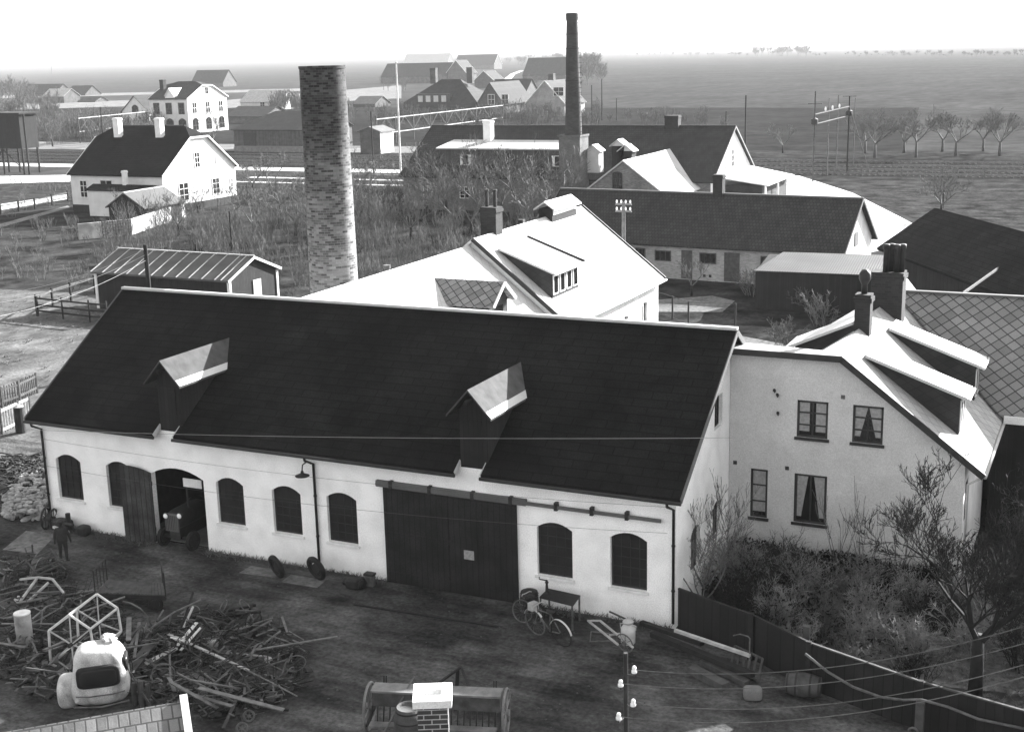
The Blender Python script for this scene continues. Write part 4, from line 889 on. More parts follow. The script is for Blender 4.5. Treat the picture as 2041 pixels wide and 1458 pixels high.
def shrub_mb(seed, h, n, w_, lev=2, minr=.01, spread=.35, up=.25, kids=3):
    rng = random.Random(seed); mb = MB()
    for k in range(n):
        a = rng.uniform(0, 6.28); rr = w_*.35*rng.random()
        grow(mb, (rr*math.cos(a), rr*math.sin(a), -.05), (math.cos(a)*.35*rng.random()*w_/h, math.sin(a)*.35*rng.random()*w_/h, 1), h*.5*rng.uniform(.7, 1.2), .025, lev, rng, spread, up, kids, 3, .12, .62, minr, 3)
    return mb
def scatter(name, protos, places, m, label=None):
    vs, fs, off = [], [], 0
    P_ = [(np.array(p.v, dtype=np.float32), [np.array(f) for f in p.f]) for p in protos]
    for (x, y, z, s, rz, k) in places:
        v, f = P_[k % len(P_)]; c, n = math.cos(rz), math.sin(rz)
        q = np.empty_like(v); q[:, 0] = (v[:, 0]*c-v[:, 1]*n)*s+x; q[:, 1] = (v[:, 0]*n+v[:, 1]*c)*s+y; q[:, 2] = v[:, 2]*s+z
        vs.append(q); fs += [tuple(int(i)+off for i in a) for a in f]; off += len(v)
    me = bpy.data.meshes.new(name); me.from_pydata(np.concatenate(vs).tolist(), [], fs); me.materials.append(m)
    o = bpy.data.objects.new(name, me); sc.collection.objects.link(o); o['kind'] = 'stuff'
    if label: o['label'] = label
    return o
rng = random.Random(7)
def tree_mb(seed, h, minr=.03, lev=4):
    rr = random.Random(seed); mb = MB(); th = h*.25; mb.tube([(0, 0, -.2), (0, 0, th)], [h*.02, h*.014], 6)
    for k in range(5):
        a = 2*math.pi*(k+rr.random()*.5)/5; grow(mb, (0, 0, th*(.7+.3*rr.random())), (math.cos(a)*.7, math.sin(a)*.7, 1), h*.3, h*.008, lev, rr, .6, .22, 3, 3, .14, .7, minr, 3)
    return mb
# thickets: garden between the sheds, the cottage and the dairy
far_pro = [shrub_mb(s, 3.2, 8, 2.8, 3, .009, spread=.55) for s in range(6)]
far_pro_low = [shrub_mb(20+s, 1.5, 8, 1.8, 2, .008, spread=.6) for s in range(4)]
pl = []
def fill(n, x0, x1, y0, y1, s0, s1, cond=None):
    c = 0
    while c < n:
        x, y = rng.uniform(x0, x1), rng.uniform(y0, y1)
        if cond and not cond(x, y): continue
        pl.append((x, y, 0, rng.uniform(s0, s1), rng.uniform(0, 6.28), rng.randrange(99))); c += 1
free = lambda x, y: not (-38 < x < -26 and y > 82) and not (-21.5 < x < -11 and y < 36) and not (-100 < x < -84 and 72 < y < 95)
fill(50, -62, -36, 60, 90, .7, 1.35, free)       # before the dairy
fill(28, -40, -24, 40, 66, .7, 1.2, lambda x, y: x < -24-.0*(y) and not (y > 56 and x > -31))
fill(34, -66, -38, 42, 66, .6, 1.1, free); fill(40, -84, -62, 56, 100, .5, 1.1, free); fill(24, -82, -64, 100, 118, .5, .9)
scatter('garden_thicket', far_pro, pl, MATS['twig'], 'bare grey garden thicket between the big stack and the dairy')
pl = []
fill(180, -112, -62, 40, 76, .5, 1.1, free); fill(120, -150, -100, 60, 108, .6, 1.2, free); fill(60, -62, -40, 40, 48, .5, 1)
scatter('low_garden_scrub', far_pro_low, pl, MATS['twig'], 'low bare scrub in the gardens left of the big stack')
pl = []
fill(120, -62.5, -56, 94, 100, .0001, .0002) if 0 else None
for i in range(90):
    t_ = i/89; p = at(718+(830-718)*t_, 403); pl.append((p.x+rng.uniform(-.3, .3), p.y+rng.uniform(-.5, .5), 0, rng.uniform(.8, 1.2), rng.uniform(0, 6), rng.randrange(9)))
h_ = scatter('garden_hedge', far_pro_low, pl, MATS['hedge_dark'], None); del h_['kind']; tag(h_, 'low dark clipped hedge by the pale path, left end of the dairy', 'hedge')
# station side trees and shrubs
big = [shrub_mb(40+s, 6, 10, 5, 3, .03) for s in range(4)]
pl = []
for i in range(70): p = at(rng.uniform(55, 330), rng.uniform(252, 290)); pl.append((p.x, p.y, 0, rng.uniform(.5, .9), rng.random()*6, i))
for i in range(30): p = at(rng.uniform(-20, 110), rng.uniform(208, 250)); pl.append((p.x, p.y, 0, rng.uniform(.8, 1.3), rng.random()*6, i))
for i in range(50): p = at(rng.uniform(700, 1200), rng.uniform(238, 262)); pl.append((p.x, p.y, 0, rng.uniform(.4, .8), rng.random()*6, i))
for i in range(26): p = at(rng.uniform(540, 620), rng.uniform(216, 232)); pl.append((p.x, p.y, 0, rng.uniform(.6, 1), rng.random()*6, i))
for i in range(16): p = at(rng.uniform(1150, 1450), rng.uniform(240, 262)); pl.append((p.x, p.y, 0, rng.uniform(.3, .6), rng.random()*6, i))
scatter('station_scrub', big, pl, MATS['twig'], 'bare bushes beyond the railway tracks')
# village wood and horizon hedges
vb = [tree_mb(60+s, 14, .035) for s in range(4)]
pl = []
for px, py, s in ((1010, 128, .8), (1035, 130, 1.1), (1050, 128, 1.2), (1070, 128, .9), (1090, 122, 1.1), (1105, 125, 1.3), (1120, 128, 1.2), (1160, 150, 1.3), (1175, 156, 1.3), (1190, 160, 1.1), (1150, 150, 1.1), (1200, 165, .7),
                  (1165, 170, .9), (1060, 175, .5), (1100, 178, .5), (1140, 185, .5), (1020, 215, .3), (935, 150, .6), (870, 172, .5), (770, 178, .5), (800, 182, .5), (920, 128, .8), (40, 200, .8), (25, 206, .9), (55, 197, .7), (10, 200, .9)):
    for j in range(3): p = at(px+rng.uniform(-9, 9), py+rng.uniform(-2, 3)); pl.append((p.x, p.y, 0, s*rng.uniform(.7, 1.05), rng.random()*6, rng.randrange(9)))
scatter('village_wood', vb, pl, MATS['twig_far'], 'hazy bare trees around the far village')
pl = []
for i in range(170):
    px = rng.uniform(1190, 2060); p = at(px, 112+rng.uniform(-1, 2)); hgt = rng.choice((.15, .22, .3, .4)) if not 1500 < px < 1610 else rng.uniform(.5, .9)
    pl.append((p.x, p.y, tz(p.x, p.y), hgt*1.6, rng.random()*6, i))
scatter('horizon_hedge', [tree_mb(70+s, 14, .12, 3) for s in range(3)], pl, MATS['twig_far'], 'pale hedges and copses along the horizon')
# the eight pollarded trees beyond the tracks
for i, (px, py, s) in enumerate(((1724, 306, .9), (1743, 315, 1.08), (1801.6, 305, .9), (1825.5, 314, 1.1), (1878, 302.5, .95), (1904.6, 311, 1.05), (1959.4, 302, .95), (1992, 311, 1.05))):
    p = at(px, py); word = ['leftmost', 'second', 'third', 'fourth', 'fifth', 'sixth', 'seventh', 'rightmost'][i]
    bare_tree('fruit_tree', '%s bare tree of the row of eight beyond the tracks' % word, p, 6.2*s, 100+i, 'row of bare trees beyond the tracks', trunk=.34, lev=4, spread=.7, up=.14, r=.2, minr=.013, kids=4, wob=.2, m='bark_grey')
# single orchard trees
for i, (px, py, h, lb) in enumerate(((357, 468, 4.2, 'small spreading bare tree in front of the pale garden wall'), (395, 425, 3.6, 'small bare tree at the bright cottage gable'), (440, 402, 4.6, 'bare fruit tree at the right corner of the white cottage'),
    (470, 440, 4.5, 'bare fruit tree just right of the white cottage, in the garden'), (540, 390, 6, 'wide bare fruit tree between the cottage and the big stack'), (505, 385, 5, 'bare fruit tree on the path side, left of the big stack'),
    (560, 430, 5, 'bare tree close to the left side of the big stack'), (735, 405, 6.5, 'dark bare tree right of the big stack beside the path'), (750, 470, 5, 'bare tree in the garden between the big stack and office roof'),
    (890, 430, 7, 'tall bare tree in front of the left end of the dairy'), (1000, 440, 7.5, 'tall bare tree before the dairy dormer windows'), (1075, 440, 6.5, 'bare tree beside the slim stack base'), (940, 470, 6, 'bare tree behind the paired chimney pots'),
    (820, 480, 5, 'bare tree in the middle of the garden behind the office'), (850, 425, 8.5, 'tall wispy tree at the left front corner of the dairy'), (960, 455, 8.5, 'tall wispy tree between the dairy dormer and the paired pots'), (1040, 455, 9, 'tallest wispy tree left of the slim stack base'), (1110, 455, 8, 'wispy tree right before the slim stack base'), (985, 415, 8, 'pale wispy tree close before the dairy dormer'), (905, 470, 7.5, 'wispy tree in the middle of the dairy garden'), (1060, 480, 6.5, 'low wispy tree behind the louvred roof vent'), (640, 440, 6, 'bare tree hidden behind the foot of the big stack'), (590, 470, 5.5, 'bare tree left of the big stack above the board shed'), (505, 470, 5, 'bare tree behind the right end of the board shed'), (700, 470, 7, 'tree half hidden by the right side of the big stack'), (400, 262, 9, 'bare tree before the right gable of the station building'), (425, 300, 8, 'bare tree beside the tracks, right of the white cottage'), (105, 292, 6, 'lone bare tree beside the tracks at the far left'),
    (1560, 305, 5, 'young bare tree on the field edge right of the dairy'), (1875, 432, 5, 'thin bare tree behind the black barn'), (1378, 590, 3, 'scrubby bush against the long barn doors'))):
    bare_tree('bare_tree', lb, at(px, py), h, 200+i, 'bare trees in the gardens', trunk=.25, lev=4 if h > 4 else 3, spread=.8, up=.18, r=.03*h**.9, minr=.016, kids=3)
# ---- foreground garden at the dwelling
fg = MB(); r2 = random.Random(3)
def bush_near(name, label, x, y, h, w_, seed, n=16, m='twig_pale', core=True, lev=3, minr=.007, group='garden shrubs below the dwelling', up=.12, spread=.65):
    t = thing(name, label, 'shrub', (x, y, 0), 0, group); rr = random.Random(seed); mb = MB()
    for k in range(n):
        a = rr.uniform(0, 6.28); q = w_*.3*rr.random()
        grow(mb, (q*math.cos(a), q*math.sin(a), 0), (math.cos(a)*w_/h*.5*rr.random(), math.sin(a)*w_/h*.5*rr.random(), 1), h*.5*rr.uniform(.6, 1.15), .02, lev, rr, spread, up, 3, 3, .22, .6, minr, 3)
    mb.build('branches', MATS[m], t)
    if core:   # dense evergreen leaf clumps filling the inside
        c = MB()
        for k in range(int(170*w_*w_*h/3)):
            v = Vector((rr.gauss(0, .38), rr.gauss(0, .38), 0)); zz = rr.random()**.8*h*.78*(1-min(1, v.length**2)*.5); p = Vector((v.x*w_, v.y*w_, zz)); a = Vector((rr.gauss(0, 1), rr.gauss(0, 1), rr.gauss(0, 1))).normalized(); b = a.cross(Vector((rr.random(), 1, .3))).normalized(); e = rr.uniform(.04, .1)
            c.add([p, p+a*e+b*e*.4, p+a*e*2, p+a*e-b*e*.4], [(0, 1, 2, 3)])
        c.build('leaves', MATS['hedge_dark'], t)
    return t
more = [(7.9, 3.6, 2.3, 1.6), (8.9, 4.6, 2.6, 1.8), (10.2, 3.8, 2.4, 1.8), (8.2, 1.6, 1.5, 1.6), (9.6, 1.2, 1.9, 1.7), (10.8, 1.8, 2.4, 1.8), (6.6, .9, 1.2, 1.4), (6.9, -.8, 1.0, 1.3), (10.4, -.6, 1.9, 1.6), (11.8, .2, 2.3, 1.8), (7.0, 2.6, 1.4, 1.5), (9.2, 6.6, 2.6, 1.9), (11.6, 4.6, 2.8, 2.0), (10.6, 7.4, 2.8, 2)]
spots = [(1.0, 3.3, 1.7, 1.5), (2.0, 2.6, 1.6, 1.6), (3.1, 3.4, 1.5, 1.5), (4.2, 3.0, 1.4, 1.6), (5.2, 2.4, 1.3, 1.5), (1.4, 1.4, 1.3, 1.5), (2.8, 1.3, 1.2, 1.6), (4.1, 1.2, 1.1, 1.5), (5.3, .9, 1.0, 1.4), (2.4, 0.2, .9, 1.2), (3.8, -.3, .9, 1.2), (5.3, -.8, .9, 1.2), (6.2, 3.8, 1.2, 1.2), (2.2, 4.4, 1.5, 1.4), (4.6, 4.5, 1.3, 1.4)]
wh = ['by the hall gable, rearmost left', 'left centre, tall and dense', 'centre of the back row', 'right of the back row centre', 'right end of the middle', 'behind the start of the board fence', 'in the middle of the garden bed', 'right of the middle of the bed', 'far right of the bed, thin', 'pressed against the board fence, left', 'pressed against the board fence, middle', 'pressed against the board fence, right', 'below the bright side wall', 'under the narrow ground floor window', 'under the big ground floor window']
for i, (x, y, h, w_) in enumerate(spots): bush_near('garden_shrub', 'dense shrub with pale twigs ' + wh[i], x, y, h*1.12, w_, 300+i, n=30, m=('twig_pale', 'bark', 'twig_pale', 'bark_grey')[i % 4], minr=.005, lev=3, up=.05, spread=.8)
wm = ['tight against the bright side wall', 'behind the side wall corner of the dwelling', 'below the black wing wall', 'in the middle of the rough grass', 'left of the forked tree top', 'behind the forked tree', 'where the rough grass begins', 'near the fence top at the grass', 'right of the forked tree trunk', 'at the right picture edge', 'in front of the dwelling corner', 'deep behind the dwelling', 'highest at the right edge', 'farthest back under the slated roof']
for i, (x, y, h, w_) in enumerate(more): bush_near('garden_shrub', 'dark bare thicket bush ' + wm[i], x, y, h, w_*1.1, 340+i, n=26, m='bark' if i % 3 else 'twig_pale', core=False, lev=3, minr=.006, up=.05, spread=.8, group='bare bushes at the right of the garden')
# hedge along the wall
mb = MB(); rr = random.Random(5)
for k in range(9000):
    x = rr.uniform(.2, 7.2); y = 5.1+rr.uniform(-.35, .35); z = rr.random()*(.95+.12*math.sin(x*2)); p = Vector((x, y, z)); a = Vector((rr.gauss(0, 1), rr.gauss(0, 1), rr.gauss(0, 1))).normalized()*rr.uniform(.04, .08); b = a.cross(Vector((.2, 1, .5)))*.5
    mb.add([p-a, p+b, p+a, p-b], [(0, 1, 2, 3)])
for k in range(300): x = rr.uniform(.2, 7.2); mb.tube([(x, 5.1, 0), (x+rr.uniform(-.2, .2), 5.1+rr.uniform(-.3, .3), 1)], [.012, .006], 3, False)
tag(mb.build('hedge', MATS['hedge_dark']), 'dark evergreen hedge along the foot of the grey dwelling wall', 'hedge')
for i, (x, h, lb) in enumerate(((3.7, 2.4, 'left of the three bare climbing shrubs on the dwelling wall'), (4.6, 2.7, 'middle one of the three bare climbing shrubs on the dwelling wall'), (5.5, 2.9, 'right hand one of the three bare climbing shrubs on the dwelling wall'))):
    t = thing('climbing_shrub', lb, 'shrub', (x, 5.2, .2), 0, 'bare climbing shrubs on the dwelling wall'); mb = MB(); rr = random.Random(50+i)
    for k in range(5): grow(mb, (0, 0, 0), (rr.uniform(-.5, .5), rr.uniform(-.1, .2), 1), h*.5, .022, 2, rr, .35, .35, 2, 3, .15, .75, .007, 4)
    mb.build('branches', MATS['twig'], t)
p = at(1402, 1205); bare_tree('bare_tree', 'slender many branched bare tree in front of the hall gable', (p.x, p.y, 0), 4.6, 411, None, trunk=.12, lev=4, spread=.55, up=.35, r=.06, minr=.006, kids=3)
bare_tree('bare_tree', 'thin bare sapling beside the hall corner, crossing the right downpipe', (.55, .9, 0), 3.8, 415, None, trunk=.15, lev=4, spread=.7, up=.2, r=.045, minr=.006, kids=3)
p = at(1942, 1395); bare_tree('garden_tree', 'large forked dark bare tree at the lower right, behind the board fence', (p.x, p.y, 0), 5.6, 418, None, trunk=.33, lev=6, spread=.68, up=.22, r=.17, mc='bark', minr=.007, kids=3, wob=.2, m='bark')
bare_tree('garden_tree', 'spreading bare tree cut by the right edge beside the dwelling side wall', (10.6, 3.4, 0), 5.2, 421, None, trunk=.2, lev=6, spread=.9, up=.12, r=.1, minr=.006, kids=3, wob=.22, mc='bark')
# dry grass tufts in the garden at the right
gp = []
for s in range(4):
    g = MB(); rr = random.Random(80+s)
    for k in range(26): a = rr.uniform(0, 6.28); g.tube([(0, 0, 0), (math.cos(a)*.08, math.sin(a)*.08, .12), (math.cos(a)*rr.uniform(.1, .3), math.sin(a)*rr.uniform(.1, .3), rr.uniform(.08, .22))], [.006, .005, .002], 3, False)
    gp.append(g)
pl = [(rng.uniform(6.2, 13), rng.uniform(-3, 5), 0, rng.uniform(.3, .8), rng.random()*6, i) for i in range(1500)]
pl = [q for q in pl if q[1] > -3.6+.0*q[0] and not (q[0] < 7.4 and q[1] > 3)]
scatter('dry_grass', gp, pl, MATS['twig_pale'], 'dry pale grass in the garden at the lower right')
pl = [(rng.uniform(-98, -26), rng.uniform(10, 38), 0, rng.uniform(.5, 1.1), rng.random()*6, i) for i in range(1200)]
scatter('dry_grass', gp, pl, MATS['twig_pale'], 'dry grass on the sunny lawn left of the hall')
# ivy trunk leaves on the fork tree, scrub by the courtyard
for i, (px, py, h, lb) in enumerate(((1640, 650, 1.8, 'bare arching shrub in the courtyard behind the dwelling'), (1560, 690, 1.5, 'low bare shrub behind the hall ridge end'), (1500, 590, 1.6, 'scrubby pale bush at the corner of the ribbed roof shed'), (1700, 610, 1.7, 'bare arching shrub before the low dark shed'), (1600, 620, 1.5, 'twiggy bush between the shed and the dwelling dormer'))):
    p = at(px, py); bush_near('courtyard_shrub', lb, p.x, p.y, h*1.2, 2.2, 500+i, 12, 'twig', False, 3, .012, 'bare shrubs in the courtyard', .05)
# ================================================================ poles, posts, fences
def pole(name, label, base, ptop, r=.1, m='bark', cat='pole', group=None, arms=None, w_=1.1):
    zt = zat((base[0], base[1]), ptop); t = thing(name, label, cat, (base[0], base[1], 0), 0, group)
    mb = MB(); mb.tube([(0, 0, -.1), (0, 0, zt)], [r*1.2, r*.8], 10); mb.build('mast', MATS[m], t)
    for k, ya in enumerate(arms or []):
        za = zat((base[0], base[1]), ya); a = MB(); a.box(-w_/2, -.06, za-.05, w_/2, .06, za+.05); ar = a.build('crossarm', MATS['zinc_dull'], t)
        for x in (-.42, -.14, .14, .42):
            i = MB(); i.lathe([(.025, 0), (.05, .05), (.06, .12), (.03, .2)], 8, (x*w_/1.0, 0, za+.05)); i.build('insulator', MATS['porcelain'], ar)
    return t
p = on_y(298, 588, 22); pole('utility_pole', 'dark tarred pole standing behind the left end of the hall roof', (p.x, 22), 487, .14, 'board_dark', group='wooden poles')
p = at(392, 590); p = on_y(392, 520, 42); pole('utility_pole', 'short dark pole just behind the board shed roof', (p.x, 42), 486, .1, 'board_dark', group='wooden poles')
for px, py, pt, r, lb in ((463, 500, 421, .09, 'plain thin post in the garden behind the board shed'), (745, 345, 222, .12, 'dark telegraph pole beside the signal hut'), (208, 300, 213, .12, 'telegraph pole behind the white cottage roof'),
                          (1180, 245, 170, .14, 'pole immediately right of the slim stack top base'), (1200, 240, 158, .13, 'tall thin pole in the field right of the slim stack'), (1229, 240, 196, .13, 'short pole in the field behind the dairy ridge'), (1447, 250, 222, .15, 'stout short pole above the dairy gable'), (1485, 300, 190, .13, 'tall thin pole right of the dairy gable'),
                          (104, 150, 118, .3, 'faint pole near the horizon at the far left'), (1879, 415, 360, .08, 'low post between the tracks and the black barn'), (1668, 300, 190, .1, 'plain pole in the middle of the transformer mast group')):
    p = at(px, py); pole('utility_pole', lb, (p.x, p.y), pt, r, 'bark', group='wooden poles')
p = at(799, 345); t = pole('flagpole', 'tall white painted flagpole by the railway, right of the big stack', (p.x, p.y), 128, .13, 'paint_white', 'flagpole'); mb = MB(); mb.lathe([(.02, 0), (.2, .15), (.2, .25), (.02, .4)], 10, (0, 0, zat((p.x, p.y), 128))); mb.build('knob', MATS['paint_white'], t)
p = on_y(1243, 470, 38.5); pole('telephone_pole', 'telephone pole with two white cross arms behind the white roof', (p.x, 38.5), 403, .13, 'bark_grey', arms=(407, 421), w_=1.0)
# transformer structure
tb = [at(1620, 362), at(1688, 345), at(1664, 330), at(1702, 333)]
t = thing('transformer_mast', 'tall pole frame with a pale crossbeam beside the tracks, right', 'mast', (0, 0, 0))
z0 = zat(tb[0], 182); z1 = zat(tb[1], 192)
for i, (b_, zt_) in enumerate(((tb[0], z0), (tb[1], z1))): mb = MB(); mb.tube([(b_.x, b_.y, -.1), (b_.x, b_.y, zt_)], [.11, .08], 8); mb.build('post', MATS['wood_mid'] if i == 0 else MATS['bark'], t)
mb = MB(); za, zb2 = zat(tb[0], 228), zat(tb[1], 212); mb.beam((tb[0].x, tb[0].y, za), (tb[1].x, tb[1].y, zb2), .1); mb.beam((tb[0].x, tb[0].y, za-1.2), (tb[1].x, tb[1].y, zb2-1.2), .1); mb.build('crossbeam', MATS['zinc_dull'], t)
mb = MB(); mb.tube([(tb[1].x, tb[1].y, zb2), (tb[1].x+3.2, tb[1].y-1, 0)], .06, 6); mb.build('stay', MATS['wood_mid'], t)
for b_, zz in ((tb[0], za), (tb[1], zb2)): mb = MB(); mb.lathe([(.1, -.5), (.45, -.4), (.45, .2), (.1, .4)], 12, (b_.x, b_.y, zz-.8)); mb.build('insulator_collar', MATS['iron'], t)
for f_ in (.3, .5, .7):
    q = tb[0].lerp(tb[1], f_); zz = za+(zb2-za)*f_; mb = MB(); mb.lathe([(.05, 0), (.12, .1), (.12, .3), (.05, .5)], 8, (q.x, q.y, zz+.1)); mb.build('insulator', MATS['porcelain'], t)
for px, py, pt in ((1648, 350, 196), (1666, 340, 190), (1700, 332, 195)):
    b_ = at(px, py); mb = MB(); mb.tube([(b_.x, b_.y, -.1), (b_.x, b_.y, zat(b_, pt))], [.09, .06], 6); mb.build('post', MATS['bark_grey'], t)
for f_ in (.0, 1.0): q = tb[0].lerp(tb[1], f_); zz = za+(zb2-za)*f_; mb = MB(); mb.beam((q.x-.9, q.y, zz+1.3), (q.x+.9, q.y, zz+1.3), .09); mb.build('crossarm', MATS['wood_mid'], t)
# long elevated beam on trestles by the station side
def gantry(name, label, A_, B_, zA_, zB_, n):
    t = thing(name, label, 'gantry', (0, 0, 0)); mb = MB(); d = B_-A_
    for k in range(n):
        q = A_+d*k/(n-1); zz = zA_+(zB_-zA_)*k/(n-1); mb = MB(); mb.tube([(q.x, q.y, 0), (q.x, q.y, zz+.6)], .13, 6); mb.build('trestle', MATS['wood_mid'], t)
    mb = MB(); mb.beam((A_.x, A_.y, zA_), (B_.x, B_.y, zB_), .2, .14); mb.build('top_beam', MATS['wood_pale'], t)
    mb = MB(); mb.beam((A_.x, A_.y, zA_-2.8), (B_.x, B_.y, zB_-2.8), .15, .15); mb.build('lower_beam', MATS['wood_pale'], t)
    mb = MB(); m_ = (n-1)*2
    for k in range(m_): a, b = A_+d*k/m_, A_+d*(k+1)/m_; mb.beam((a.x, a.y, zA_-(0 if k % 2 else 2.8)), (b.x, b.y, zA_-(2.8 if k % 2 else 0)), .1)
    mb.build('bracing', MATS['wood_mid'], t)
A_, B_ = at(752, 290), at(1003, 250); gantry('overhead_gantry', 'long pale elevated beam on trestles between the tracks and the village', A_, B_, zat(A_, 238), zat(B_, 210), 9)
A_, B_ = at(160, 285), at(312, 268); gantry('overhead_gantry', 'pale elevated beam on trestles behind the white cottage roof', A_, B_, zat(A_, 236), zat(B_, 221), 5)
# timber tank tower at the left edge
tl = at(15, 347); t = thing('water_tower', 'dark timber water tower on legs beside the tracks, left edge', 'tower', (tl.x, tl.y, 0)); L_ = at(58, 347).x-tl.x+1.0
zt_, zm_ = zat(tl, 228), zat(tl, 296)
mb = MB(); mb.box(-3.0, -.2, zm_, L_-1.0, 3.4, zt_); mb.build('tank', MATS['board_dark'], t)
mb = MB(); mb.box(-3.3, -.5, zt_, L_-.6, 3.7, zt_+.25); mb.build('tank_roof', MATS['wood_dark'], t)
for x, y in ((-2.8, 0), (-.5, 0), (L_-1.2, 0), (-2.8, 3.2), (-.5, 3.2), (L_-1.2, 3.2), (L_-.2, 0)): mb = MB(); mb.tube([(x, y, 0), (x, y, zm_ if x < L_-.5 else zt_)], .18, 6); mb.build('leg', MATS['wood_dark'], t)
mb = MB(); mb.beam((-2.8, 0, .5), (-.5, 0, zm_), .12); mb.beam((-.5, 0, zm_), (L_-1.2, 0, .5), .12); mb.build('brace', MATS['wood_dark'], t)
# fences
def fence(name, label, pts, h, rails=(0.35, .75), step=2.2, m='wood_pale', pick=None, pr=.06, rail_w=.05, rail_h=.12, mp=None):
    t = thing(name, label, 'fence', (0, 0, 0)); rl = MB(); pk = MB()
    for a, b in zip(pts, pts[1:]):
        a, b = Vector((a[0], a[1], 0)), Vector((b[0], b[1], 0)); L_ = (b-a).length; n = max(1, round(L_/step))
        for k in range(n+1):
            if k == n and b != Vector((pts[-1][0], pts[-1][1], 0)): continue
            q = a+(b-a)*k/n; ps = MB(); ps.tube([(q.x, q.y, -.1), (q.x, q.y, h)], pr, 6); ps.build('post', MATS[mp or m], t)
        for z in rails: rl.beam(a+Vector((0, 0, z)), b+Vector((0, 0, z)), rail_w, rail_h)
        if pick:
            n = int(L_/pick)
            for k in range(n): q = a+(b-a)*(k+.5)/n; pk.beam((q.x, q.y, .05), (q.x, q.y, h*(.92+.1*rng.random())), .06, .02)
    rl.build('rails', MATS[m], t)
    if pick: pk.build('pickets', MATS[m], t)['kind'] = 'stuff'
    return t
fence('rail_fence', 'low post and rail fence along the ploughed plot, left edge', [at(2, 428), at(38, 422), at(70, 416), at(104, 408), at(136, 400)], 1.3, (.5, 1.0), 4, 'wood_mid', mp='board_dark', pr=.12)
fence('paddock_fence', 'pale split rail fence at the left end of the board shed', [at(76, 630), at(106, 612), at(142, 600), at(190, 585)], 1.4, (.5, 1.2), 2.6, 'wood_mid', mp='wood_dark', pr=.09)
fence('paddock_fence', 'dark rail fence in the shade before the board shed', [at(74, 630), at(180, 642), at(215, 645)], 1.5, (.4, .8, 1.25), 2.6, 'wood_dark')
fence('picket_fence', 'ragged picket fence around the lawn at the left edge', [at(5, 812), at(40, 800), at(75, 783)], 1.1, (.3, .9), 2.5, 'wood_mid', .16)
fence('picket_fence', 'white railed fence beside the thick gatepost, left edge', [at(5, 865), at(40, 848), at(62, 838)], 1.2, (.2, 1.1), 3, 'wood_pale', .2, mp='wood_mid')
p = at(42, 862); t = thing('gatepost', 'thick dark wooden gatepost at the left edge by the lawn', 'post', (p.x, p.y, 0)); mb = MB(); mb.tube([(0, 0, 0), (0, 0, 1.25)], [.24, .22], 12); mb.build('post', MATS['wood_dark'], t); mb = MB(); mb.tube([(0, 0, 1.25), (0, 0, 1.36)], [.24, .05], 12); mb.build('cap', MATS['wood_pale'], t)
fence('track_fence', 'thin wire fence with posts between the railway and the road', [(-60, 139), (-20, 139), (40, 139)], 1.2, (1.1,), 5, 'wood_mid', rail_w=.02, rail_h=.02)
fence('courtyard_fence', 'wire courtyard fence with slim posts behind the white building', [at(1310, 625), at(1372, 648), at(1465, 652)], 1.5, (.1, 1.45), 2.6, 'wood_dark', rail_w=.03, rail_h=.03)
# tarred board fence dividing yard and garden
t = thing('board_fence', 'black board fence with bright top edge between the yard and the garden', 'fence', (0, 0, 0))
fp = [(.12, -.06), (2.55, -1.05), (4.4, -2.2), (7.4, -3.35), (12.5, -4.6)]
for i, (a, b) in enumerate(zip(fp, fp[1:])):
    mb = MB(); mb.beam((a[0], a[1], .66), (b[0], b[1], .66), .05, 1.28); mb.build('boards', MATS['board_dark'], t)
    mb = MB(); mb.beam((a[0], a[1], 1.325), (b[0], b[1], 1.325), .07, .04); mb.build('top_rail', MATS['wood_mid'] if i > 1 else MATS['wood_dark'], t)
for a in fp[1:]: mb = MB(); mb.box(a[0]-.07, a[1]-.14, 0, a[0]+.07, a[1]-.035, 1.4); mb.build('post', MATS['wood_dark'], t)
# ================================================================ the yard
def lump(mb, c, s, rr, n=1):
    ph = (1+5**.5)/2; vs = [(-1, ph, 0), (1, ph, 0), (-1, -ph, 0), (1, -ph, 0), (0, -1, ph), (0, 1, ph), (0, -1, -ph), (0, 1, -ph), (ph, 0, -1), (ph, 0, 1), (-ph, 0, -1), (-ph, 0, 1)]
    fs = [(0, 11, 5), (0, 5, 1), (0, 1, 7), (0, 7, 10), (0, 10, 11), (1, 5, 9), (5, 11, 4), (11, 10, 2), (10, 7, 6), (7, 1, 8), (3, 9, 4), (3, 4, 2), (3, 2, 6), (3, 6, 8), (3, 8, 9), (4, 9, 5), (2, 4, 11), (6, 2, 10), (8, 6, 7), (9, 8, 1)]
    sx, sy, sz = s*rr.uniform(.6, 1.2)/2, s*rr.uniform(.6, 1.2)/2, s*rr.uniform(.35, .7)/2; a = rr.random()*6
    o = []
    for x, y, z in vs:
        k = rr.uniform(.8, 1.15)*.55; x, y = x*sx*k, y*sy*k; o.append((c[0]+x*math.cos(a)-y*math.sin(a), c[1]+x*math.sin(a)+y*math.cos(a), c[2]+z*sz*k))
    mb.add(o, fs)
def superbox(mb, w_, d_, h_, e=.35, n=16, z0=0, taper=0.0, c=(0, 0)):
    sg = lambda v, p: math.copysign(abs(v)**p, v); vs = []
    for j in range(n+1):
        ph = -math.pi/2+math.pi*j/n
        for i in range(2*n):
            th = math.pi*i/n; x = sg(math.cos(ph), e)*sg(math.cos(th), e); y = sg(math.cos(ph), e)*sg(math.sin(th), e); z = sg(math.sin(ph), e)
            k = 1-taper*(z+1)/2; vs.append((c[0]+x*w_/2*k, c[1]+y*d_/2*k, z0+h_*(z+1)/2))
    m = 2*n; mb.add(vs, [(j*m+i, j*m+(i+1) % m, (j+1)*m+(i+1) % m, (j+1)*m+i) for j in range(n) for i in range(m)])
